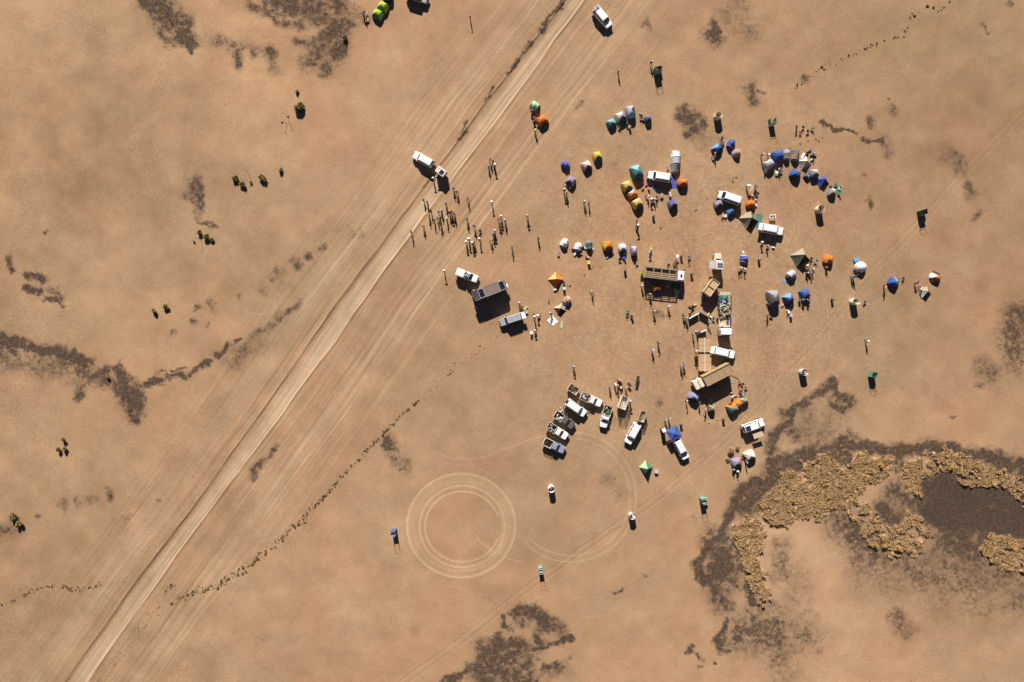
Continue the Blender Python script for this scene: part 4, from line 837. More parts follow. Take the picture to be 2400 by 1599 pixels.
# tan canvas box trailer
X,Y=W(1668,674,2.6); r=root('kitchen_trailer',(X,Y,hw(X,Y)),ang(22,-31),'tan box trailer with a sunken divided roof and ladders at its southwest end','trailer'); L=3.7; Wd=1.9
m=MB(); m.rings([[(x,y,z_) for x,y in rrect(L-2*i,Wd-2*i,.04,1)] for z_,i in ((.6,0),(2.6,0),(2.6,.1),(2.38,.1))]); m.build('box_body',mat((.52,.36,.20),.8,0,.1,'plywood'),r)
MB().box(0,0,2.50,.08,Wd-.22,.2).build('divider',mat((.45,.30,.17),.8,0,.1,'plywood'),r)
m=MB()
for s in (1,-1): m.tube([(-1.1,Wd/2+.15,.2),(-1.9,Wd/2+.15+.2*s,2.4)],.03,4)
for k in range(6): m.box(-1.2-.12*k,Wd/2+.2,.5+.33*k,.05,.45,.04)
m.build('ladder',STEEL,r)
MB().box(-L/2-.5,.2,1.3,.9,.8,.1).build('side_shelf',P('dgrey'),r)
for s in (1,-1): wheel(r,0,s*(Wd/2-.1),.38)
# small camper truck
X,Y=W(1685,615,2.0); r=root('camper_pickup',(X,Y,hw(X,Y)),ang(0.05,-1),'cream camper pickup with two solar panels on its roof and a side awning','pickup'); c=P('cream')
bonnet_car(r,4.6,1.75,c,-.2); cabin(r,1.75,c,-1.0,.95,-.9,.35,1.08,1.8,1); m=MB(); m.rings([[(x,y,z_) for x,y in rrect(1.7*k,1.75*k,.08,2,-.75,0)] for z_,k in ((.8,1),(2.55,1),(2.62,.96))]); m.build('camper_box',P('cream'),r)
for k in (0,1): MB().box(-.45-.55*k,-.1,2.66,.4,1.2,.05).build('solar_panel',mat((.10,.11,.22),.3,0,.02,'solar_blue'),r)
for x in (-1.3,1.4):
    for s in (1,-1): wheel(r,x,s*.78)
MB().box(-.6,1.55,2.15,1.7,1.1,.04).build('awning',F('lgrey'),r)
for x in (-1.4,.2): MB().tube([(x,2.05,0),(x,2.05,2.15)],.025,4).build('awning_pole',STEEL,r)
# blue tent and grey wagon cut by the top edge
wagon(978,-9,40,14,'grey car mostly outside the top edge of the photo',col='grey',rack=0,L=5.0)
# ================= gazebos, mats, tables =================
pyramid(1580,1017,27,2.75,2.75,2.7,['blue','royal','royal','blue'],'blue square gazebo with pitched roof beside the white station wagon',name='gazebo',zb=2.05,cat='gazebo',legs=True,sag=.05,ht=2.3)
X,Y=W(1556.5,1008.5,2.0); r=root('tall_booth',(X,Y,0),R(30),'narrow booth with flat white square top at the west corner of the blue gazebo','booth'); MB().box(0,0,1.97,.85,.85,.05).build('top_panel',P('white'),r); MB().box(0,0,.97,.72,.72,1.94).build('booth_wall',F('dgrey'),r)
mat_(1578,430,[(-4,-20),(0,-22),(4,-9),(12,-2),(14,11),(-4,11.5)],'royal','blue ground sheet lying behind the white station wagon','ground_sheet')
mat_(1779,518,[(-8,-16),(8,-16),(5,16),(-9,15)],'sea','green rectangular ground mat beside the large khaki tent')
mat_(1536,443,[(-8,-6),(-4,-5),(9,5),(10,7),(3,7),(-8,0)],'lteal','crumpled pale green ground mat south of the white station wagon')
mat_(1584,671,[(-10,-6),(10,-5),(9,6),(-9,5)],'dgreen','dark green ground mat in the shade of the stock truck')
mat_(1963,443,[(-9,-9),(2,-10),(9,4),(4,13),(-5,10)],'green','green mat spread around chairs beside the orange and grey tent')
mat_(1295,751,[(-1,-13),(14,3),(1,14),(-13,1)],'white','white square sheet spread on the sand west of the green mat','white_sheet',z_=.06)
mat_(1316.5,762,[(-1,-9),(4,-7),(1,8),(-4,6)],'lgreen','narrow pale green sleeping mat lying on the sand','sleeping_mat',z_=.06)
mat_(1838,658,[(-8,-1),(1,-7),(7,1),(-1,9)],'bluegrey','blue grey groundsheet flap beside the grey tunnel tent','ground_sheet')
mat_(1716,892,[(-6,-6),(-2,-9),(8,7),(-4,6)],'khaki','khaki triangular sheet lying behind the canvas truck','ground_sheet')
mat_(1766,441,[(-7,-5),(1,-9),(4,-2),(-8,10)],'beige','beige triangular sheet beside the heap of dark bags','ground_sheet')
table(1811,507,.05,'white','white folding table carrying two black trays near the station wagon',l=1.4,w_=.75,panels=2,h=.8)
table(1777,1020,.33,'beige','long beige table standing south of the white station wagon with solar panel',l=2.2,w_=1.15,h=1.6)
table(1571,455,.15,'beige','narrow framed table leaning at the south end of the blue ground sheet',l=.55,w_=1.1,h=.5)
table(1551,457,.7,'grey','small grey square table south of the white station wagon',l=.75,w_=.65,h=.6)
table(1821,404,-.5,'white','small white table beside the white tent cluster',l=.7,w_=.5,h=.6)
table(1882,365,1.1,'white','long white board table north of the beige and grey tent',l=1.3,w_=.6,h=.5)
table(1587.5,600,0,'white','round white top table among the people north of the stock truck',l=.6,w_=.6,h=1.0)
table(1525.5,582,1.57,'yellow','pale yellow stand in front of the two white tents row',l=.6,w_=.45,h=.9)
table(1453,900,2.3,'black','black folding table standing north of the tall caged trailer',l=1.1,w_=.9,h=.75)
table(1475,902,-.9,'black','second black folding table northeast of the tall caged trailer',l=1.0,w_=.6,h=.75)
table(1494,893,1.35,'black','long narrow black table standing apart on the sand with white bags',l=2.2,w_=.6,h=.7)
table(1867,302,1.5,'black','dark narrow bench standing north of the brown tents',l=1.6,w_=.35,h=.6)
table(2012,682,1.5,'black','',l=.1,w_=.1,h=.1) if 0 else None
crate(2008,609,'lblue','bright blue cool box beside the white globe tent',.3,1.15,.75,.5)
crate(1539,1107,'lgrey','grey storage box beside the green pyramid tent',-.2,.75,.6,.55)
crate(1525,590,'white','white cool box south of the pale yellow stand',.1,.6,.5,.45)
crate(1374,602,'red','red and white bag box south of the dark green tunnel tent',.2,.45,.45,.35)
crate(1231.6,723,'gold','yellow storage box beside the silver station wagon',1.0,1.0,.5,.35)
crate(1446,288,'brown','small brown box on the sand between the teal tents',.2,.3,.3,.25)
crate(1808,502,'wood','small wooden box beside the white folding table',.2,.35,.3,.3)
def counter(x0,y0,x1,y1,label,col='white'):
    A=Vector(W(x0,y0,1.1));B=Vector(W(x1,y1,1.1)); c=(A+B)/2; l=(B-A).length; r=root('bar_counter',(c.x,c.y,hw(c.x,c.y)),math.atan2((B-A).y,(B-A).x),label,'counter')
    MB().box(0,0,.52,l,.05,1.04).build('front_panel',F('dgrey'),r); MB().box(0,0,1.07,l,.24,.05).build('counter_top',P(col),r)
    for s in (1,-1): MB().box(s*(l/2-.05),-.08,.5,.06,.08,1.0).build('post',P('beige'),r)
counter(1615,747,1638,734,'white topped bar counter, western arm of the open V shape'); counter(1640,733,1662,745,'dark topped bar counter, eastern arm of the open V shape','black'); counter(1634,783,1656,773,'white topped bar counter just north of the low tan canvas tables')
def ctable(px,py,lx,ly,label,nx=2):
    r=place('canvas_table',px,py,0,label,'table',None,1.1); l,w_=lx/S,ly/S
    MB().box(0,0,1.05,l,w_,.10).build('canvas_top',F('tan',.6),r); MB().box(0,0,1.12,.14,w_+.3,.06).build('centre_batten',P('cream'),r)
    for k in range(-1,nx): MB().box(0,-w_/2+.04+(k+1)*(w_-.08)/nx,1.115,l,.06,.04).build('cross_batten',P('tan'),r)
    MB().box(0,0,.5,l-.2,w_-.2,.98).build('skirt',F('brown'),r)
ctable(1651.5,809,28.5,33,'low tan canvas covered table with pale battens, northern one of the pair'); ctable(1652,850,29.5,40,'low tan canvas covered table with pale battens, southern longer one of the pair')
X,Y=W(1707,863,.3); 
for k in range(16):
    a=rnd.uniform(-.9,-.4); l=rnd.uniform(.8,1.9); gx,gy=X+rnd.gauss(0,.35),Y+rnd.gauss(0,.7); m=MB(); m.tube([(-l/2,0,0),(0,rnd.uniform(-.1,.1),.05),(l/2,0,0)],[.03,.05,.03],5); tag(m.build('log',mat((.33,.24,.19) if k%2 else (.5,.4,.33),.9,0,.05,'dry_wood'),None,False,(gx,gy,hw(gx,gy)+.1+.04*k),a-.4),'dry branch in the firewood heap behind the canvas truck','log','firewood heap behind the canvas truck')
m=MB(); p0=Vector((*W(1711,877,.3),.2)); p1=Vector((*W(1732,889,0),.1)); m.tube([tuple(p0),tuple(p1)],.05,5); tag(m.build('long_pole',P('maroon'),None),'long dark red pole lying on the sand behind the canvas truck','pole')
# ================= tents =================
D=dome  # domes and pyramids: most south panels take darker cloth, shade painted in
pyr=pyramid
tunnel(1253.5,248,-38,[(-1.0,.3,.25),(-.8,.78,.95),(0,.9,1.25),(.75,.85,1.1),(1.05,.3,.25)],['lgreen','lgreen','lgreen','green'],'pale green tunnel tent near the road, northernmost tent')
D(1271,282,30,2.4,1.9,1.25,['orange','orange','dorange','orange'],'orange dome tent beside the pale green tunnel tent',door=2)
D(1433,289,30,1.9,1.6,1.1,['lteal','teal','dteal','lteal'],'small teal dome tent, westernmost of three in a row')
D(1455,274,28,2.1,1.9,1.3,['white','cream','dgrey','purple'],'white and grey dome tent between two teal dome tents')
D(1478,262,15,1.9,2.5,1.55,['lilac','lgrey','lteal','black'],'grey dome tent with a bright teal panel, easternmost of three in a row',inner='lteal')
D(1519,280,10,1.5,1.2,1.1,['blue','royal','navy','blue'],'crumpled blue tent with lime green spots on its southern flap'); mat_(1519,292,[(-8,-5),(8,-5),(6,4),(-6,4)],'lime','lime green flap lying south of the crumpled blue tent','flap')
D(1400,366,20,1.9,1.8,1.25,['yellow','yellow','dteal','yellow'],'dome tent with yellow star panels and green top',inner='teal')
tunnel(1325.5,386,-22,[(-.95,.35,.2),(-.7,.7,.9),(.1,.8,1.15),(.7,.7,.9),(.95,.3,.2)],['royal','royal','royal','blue'],'small royal blue tunnel tent with white vents')
D(1375,388,28,2.0,1.8,1.15,['cream','pink','maroon','cream'],'pinkish white dome tent with dark red doorway',door=2,inner='white')
D(1338,424,-35,1.8,1.8,1.25,['purple','purple','dgrey','lilac'],'purple dome tent with pale central panel south of the small royal blue tent')
D(1470,436,28,2.1,2.1,1.5,['gold','yellow','dgrey','yellow'],'yellow and purple dome tent, northern one of two like it',inner='purple')
D(1482,455,35,2.1,1.7,1.2,['lgrey','orange','dorange','orange'],'orange dome tent with a grey panel between two yellow tents')
D(1494,477,32,2.2,2.0,1.5,['gold','yellow','dgrey','gold'],'yellow and purple dome tent, southern one of two like it',inner='purple')
D(1493,403,22,2.4,2.9,1.7,['lteal','teal','dteal','teal'],'large teal dome tent west of the white station wagon',inner='dteal')
tunnel(1584,377,88,[(-2.6,.5,.3),(-2.2,.85,1.1),(-.7,1.0,1.75),(.7,1.02,1.8),(1.9,1.05,1.5),(2.3,.6,.4)],['grey','grey','lgrey','white','white'],'long white bell ended tent with a grey southern half, tallest north of the blue sheet',zc=.8)
D(1600,428,2,2.3,1.5,1.35,['orange','orange','dorange','orange'],'orange canopy tent east of the blue ground sheet',inner='pink')
D(1577,478,20,1.9,1.7,1.35,['royal','purple','navy','purple'],'purple blue dome tent standing alone south of the blue ground sheet')
D(1681,348,-45,1.6,2.0,1.3,['blue','lblue','royal','blue'],'blue dome tent, western one of the pair by the seated people')
tunnel(1713,338,60,[(-1.0,.25,.2),(-.7,.65,.9),(.1,.75,1.2),(.8,.7,1.0),(1.1,.3,.2)],['royal','royal','blue','blue'],'royal blue tunnel tent north of the orange and grey tent')
tunnel(1726,359,5,[(-.95,.4,.2),(-.5,.75,.9),(0,.85,1.15),(.5,.85,1.1),(.95,.4,.2)],['lilac','grey','orange','orange'],'orange and grey dome shaped tent east of the blue tents')
D(1802,385,35,2.3,1.9,1.4,['lgrey','lgrey','lilac','lgrey'],'big silvery white dome tent, westernmost of the northeast camp',door=0)
D(1823,364,20,2.3,2.0,1.5,['blue','blue','royal','blue'],'big blue dome tent with a white framed window on top',door=0,inner='blue')
tunnel(1843,364,95,[(-1.1,.3,.2),(-.7,.75,1.0),(.3,.8,1.3),(1.2,.75,.7)],['grey','khaki','grey'],'brown grey tunnel tent, western one of the twin brown tents')
tunnel(1864,366,82,[(-1.1,.3,.2),(-.7,.8,1.0),(.3,.9,1.35),(1.2,.85,.7)],['khaki','tan','dgrey'],'brown tunnel tent with a tan roof, eastern one of the twin brown tents')
pyr(1887,380,30,2.4,2.2,1.45,['cream','beige','grey','tan'],'beige pyramid tent with a grey panel in the northeast camp',off=(.1,0))
D(1865,408,-25,2.1,1.8,1.3,['blue','blue','navy','blue'],'blue dome tent with a jagged porch, south of the brown tents')
D(1892,414,-40,1.3,1.0,.7,['bluegrey','dgrey','black','bluegrey'],'very small dark tent bundle between the blue and grey tents')
D(1909,406,10,2.0,1.7,1.25,['lilac','grey','dgrey','lime'],'grey tent with a lime green corner panel')
pyr(1930,425,28,2.3,2.1,1.5,['royal','royal','navy','royal'],'royal blue pyramid tent in the east of the northeast camp',off=(.2,.3))
D(1951,451,-10,1.7,1.7,1.1,['lgrey','grey','dgrey','orange'],'grey and orange dome tent beside the green mat')
D(1684,478,15,1.8,1.5,1.2,['purple','lgrey','dgrey','grey'],'grey dome tent tucked under the west end of the white minibus')
D(1712,496,25,1.8,1.3,1.0,['blue','lblue','blue','royal'],'bright blue low tent in the shade of the white minibus')
D(1760,478,-5,2.1,1.5,1.1,['orange','orange','dorange','orange'],'orange tent between the bag heap and the large khaki tent')
pyr(1757,514,35,3.2,3.0,2.0,['khaki','khaki','black','olive'],'large khaki tent next to the green ground mat',off=(.1,.1))  # black southeast panel: the shaded side put into the cloth colour
pyr(1879,603,30,3.3,3.0,2.3,['khaki','olive','black','khaki'],'large khaki pyramid tent with its shaded side painted black, biggest tent in the east',off=(.3,.3))  # black panel stands for the unlit side, put into the colour
D(1942,608,-10,2.1,1.7,1.2,['orange','orange','dorange','orange'],'orange dome tent east of the large khaki pyramid tent',ext=.2)
tunnel(1854,645,40,[(-1.1,.5,.5),(-.5,.8,1.1),(.4,.85,1.25),(1.0,.7,.8),(1.2,.3,.2)],['dgrey','lgrey','lgrey','purple'],'grey tunnel tent with a blue grey flap southwest of the large khaki tent')
D(1813,699,8,2.5,3.3,1.9,['grey','dgrey','dgrey','dgrey'],'large dark grey cabin dome tent, westernmost of three in a row',inner='grey')
D(1849,700,30,2.0,1.9,1.4,['lblue','blue','navy','blue'],'bright blue dome tent between the dark grey tent and the royal blue tent',inner='red')
D(1887,689,25,2.0,2.0,1.3,['blue','blue','navy','royal'],'royal blue dome tent with bags on its roof, easternmost of three in a row')
tunnel(1744,608,80,[(-.95,.5,.2),(-.6,.8,.9),(0,.88,1.2),(.6,.85,1.0),(.95,.5,.25)],['red','blue','royal','lilac'],'small blue tunnel tent with a red front and three seated people')
tunnel(2017,626,0,[(-1.2,.2,.1),(-1.0,.75,.8),(-.5,1.1,1.2),(0,1.2,1.35),(.5,1.1,1.2),(1.0,.75,.8),(1.2,.2,.1)],['white','white','white','white','white','white'],'white globe shaped tent in the east with red chairs')
D(2094,661,-30,1.9,1.9,1.2,['lblue','blue','royal','green'],'blue tent with a green side panel beside an orange clad person')
pyr(2170,685,25,2.2,1.9,1.4,['khaki','white','dgrey','olive'],'olive tent with a white framed window in the far east',off=(0,.2))
D(2193,650,-25,2.2,1.4,1.0,['orange','white','dorange','orange'],'orange and white tent, easternmost tent of the camp')
tunnel(1322,571,62,[(1.2,.35,.3),(.8,.65,.9),(0,.8,1.15),(-.6,.75,.9),(-1.0,.3,.2)][::-1],['bluegrey','white','white','white'],'white tunnel tent, westernmost of the middle row')
tunnel(1355,580,75,[(-1.0,.5,.3),(-.5,.85,1.0),(.2,.85,1.15),(.7,.75,.8),(1.1,.3,.2)],['bluegrey','white','white','white'],'white tunnel tent, second in the middle row')
tunnel(1381,575,95,[(-1.0,.5,.3),(-.7,.7,1.0),(.4,.7,1.1),(.75,.6,.8),(1.0,.3,.2)],['dteal','dteal','teal','khaki'],'dark green tunnel tent on a black sheet in the middle row')
D(1424,576,15,2.2,1.9,1.4,['orange','yellow','dorange','orange'],'bright orange dome tent in the middle row',inner='brown')
D(1459,581,10,1.8,1.7,1.3,['white','white','bluegrey','white'],'white dome tent east of the bright orange tent',door=2)
D(1486,588,5,1.4,2.0,1.3,['lilac','purple','grey','purple'],'lilac grey dome tent, easternmost of the middle row',inner='lgrey')
pyr(1303,655,45,2.4,2.4,1.7,['gold','orange','dorange','orange'],'large orange star shaped tent standing east of the dark overland truck',name='star_tent')
tunnel(1329,705,48,[(-1.0,.3,.2),(-.6,.75,.8),(0,.85,1.1),(.5,.8,.95),(1.0,.3,.2)],['grey','grey','orange','lilac'],'orange and grey round tent south of the large orange tent')
pyr(1313,725,30,2.1,1.9,1.2,['beige','maroon','black','khaki'],'dark red and khaki low tent north of the white sheet',off=(0,.2))
pyr(1515.5,1097,45,2.1,2.1,2.1,['lgreen','lgreen','dgreen','green'],'green pyramid tent standing alone south of the blue gazebo')
D(1757,1068,25,2.4,2.0,1.4,['cream','cream','dgrey','white'],'cream white tent south of the beige table',door=1)
D(1726,1084,15,2.2,1.8,1.3,['purple','grey','black','dorange'],'grey and black tent with magenta and orange bags, southernmost of the camp')
D(1627,930,-25,2.3,1.8,1.4,['lilac','purple','navy','lilac'],'lilac blue tent in front of the cream truck cab')
D(1668,958,-5,1.5,1.5,1.2,['khaki','olive','dgrey','khaki'],'small olive tent with a yellow edged doorway south of the canvas truck',door=0)
D(1731,946,40,1.9,1.7,1.2,['orange','orange','dorange','orange'],'orange tent with a white framed black window, middle of three by the canvas truck',door=1)
D(1717,957,28,2.3,2.0,1.4,['orange','teal','dteal','grey'],'orange and dark teal tent, southwestern of three by the canvas truck',door=0)
D(1742,939,35,1.9,1.8,1.2,['khaki','olive','olive','khaki'],'olive tent with a white framed opening, northeastern of three by the canvas truck',door=0)
D(1540,677,0,1.9,1.5,.95,['dorange','orange','navy','orange'],'orange and blue tent in the shade of the stock truck')
D(885,33,-30,2.1,1.9,1.25,['lime','lime','green','lime'],'lime green dome tent, lower one of the pair at the top edge')
D(897,15,-30,2.1,1.9,1.25,['lime','lime','green','lime'],'lime green dome tent, upper one of the pair at the top edge')
D(908,-9,10,2.2,2.0,1.4,['lblue','navy','navy','navy'],'dark blue tent cut off by the top edge of the photo')
# ================= screens =================
spiral(1685,268,'beige spiral screen, northernmost of the curved toilet screens','cream',a0=-40,a1=330,rz=30)
spiral(1927,487,'beige spiral screen, east of the royal blue pyramid tent','cream',a0=-60,a1=300,r1=1.15,rz=20)
spiral(2007,706,'beige spiral screen, south of the white globe tent','cream',a0=-40,a1=310,rz=30)
spiral(1887,872,'grey spiral screen, alone on open sand in the east','lgrey',a0=-20,a1=300,rz=40)
spiral(1292,1148,'white spiral screen, south of the row of pickups','white',a0=0,a1=395,r1=.85,rz=80)
spiral(1482,1211,'grey spiral screen, on the wheel track near the big circle','lgrey',a0=-20,a1=300,r1=.85,rz=100)
cubicle(1543,163,20,'green','green curtained cubicle beside the person at the top of the camp',flap=1,a=1.3)
cubicle(1813,283,8,'mint','green curtained cubicle north of the brown tents',a=1.2,sides=(1,2,3))
cubicle(2167,497,22,'dgreen','dark green curtained cubicle in the far east beside the wheel track',a=1.2,flap=1)
cubicle(2051,879,-12,'mint','mint green curtained cubicle alone in the southeast',a=1.15)
cubicle(1650,1174,14,'mint','mint green curtained cubicle near the dark stony ground',flap=1,hp=3.0,hc=1.9,a=1.05)
cubicle(1267,1336,8,'mint','mint green curtained cubicle beside the diagonal wheel tracks at the bottom',hp=3.0,hc=1.8,a=.95)
cubicle(922,1249,5,'blue','blue curtained cubicle left of the wheel track rings',hp=3.0,hc=1.6,a=1.05)
def bin_(px,py,label,col='black'):
    r=place('tall_bin',px,py,0,label,'bin',None,1.0); m=MB(); m.rings([[(q*math.cos(2*math.pi*i/12),q*math.sin(2*math.pi*i/12),z_) for i in range(12)] for z_,q in ((0,.24),(.85,.29))]); m.build('bin_body',P(col),r); m=MB(); m.rings([[(q*math.cos(2*math.pi*i/12),q*math.sin(2*math.pi*i/12),z_) for i in range(12)] for z_,q in ((.852,.31),(.92,.31),(.98,.2))]); m.build('lid',P('dgrey'),r)
bin_(1533,506,'black bin standing south of the seated group in the middle of the camp'); bin_(1781,609,'black bin east of the small blue tunnel tent'); bin_(1954,702,'black bin southeast of the large khaki pyramid tent'); bin_(1622.5,642,'black bin east of the stock truck cab'); bin_(1697,984,'black bin south of the orange tents'); bin_(1598,996,'dark bin east of the blue gazebo','olive'); bin_(1466,634,'black bin west of the stock truck'); bin_(1598,600,'dark bin beside the round white table','brown')
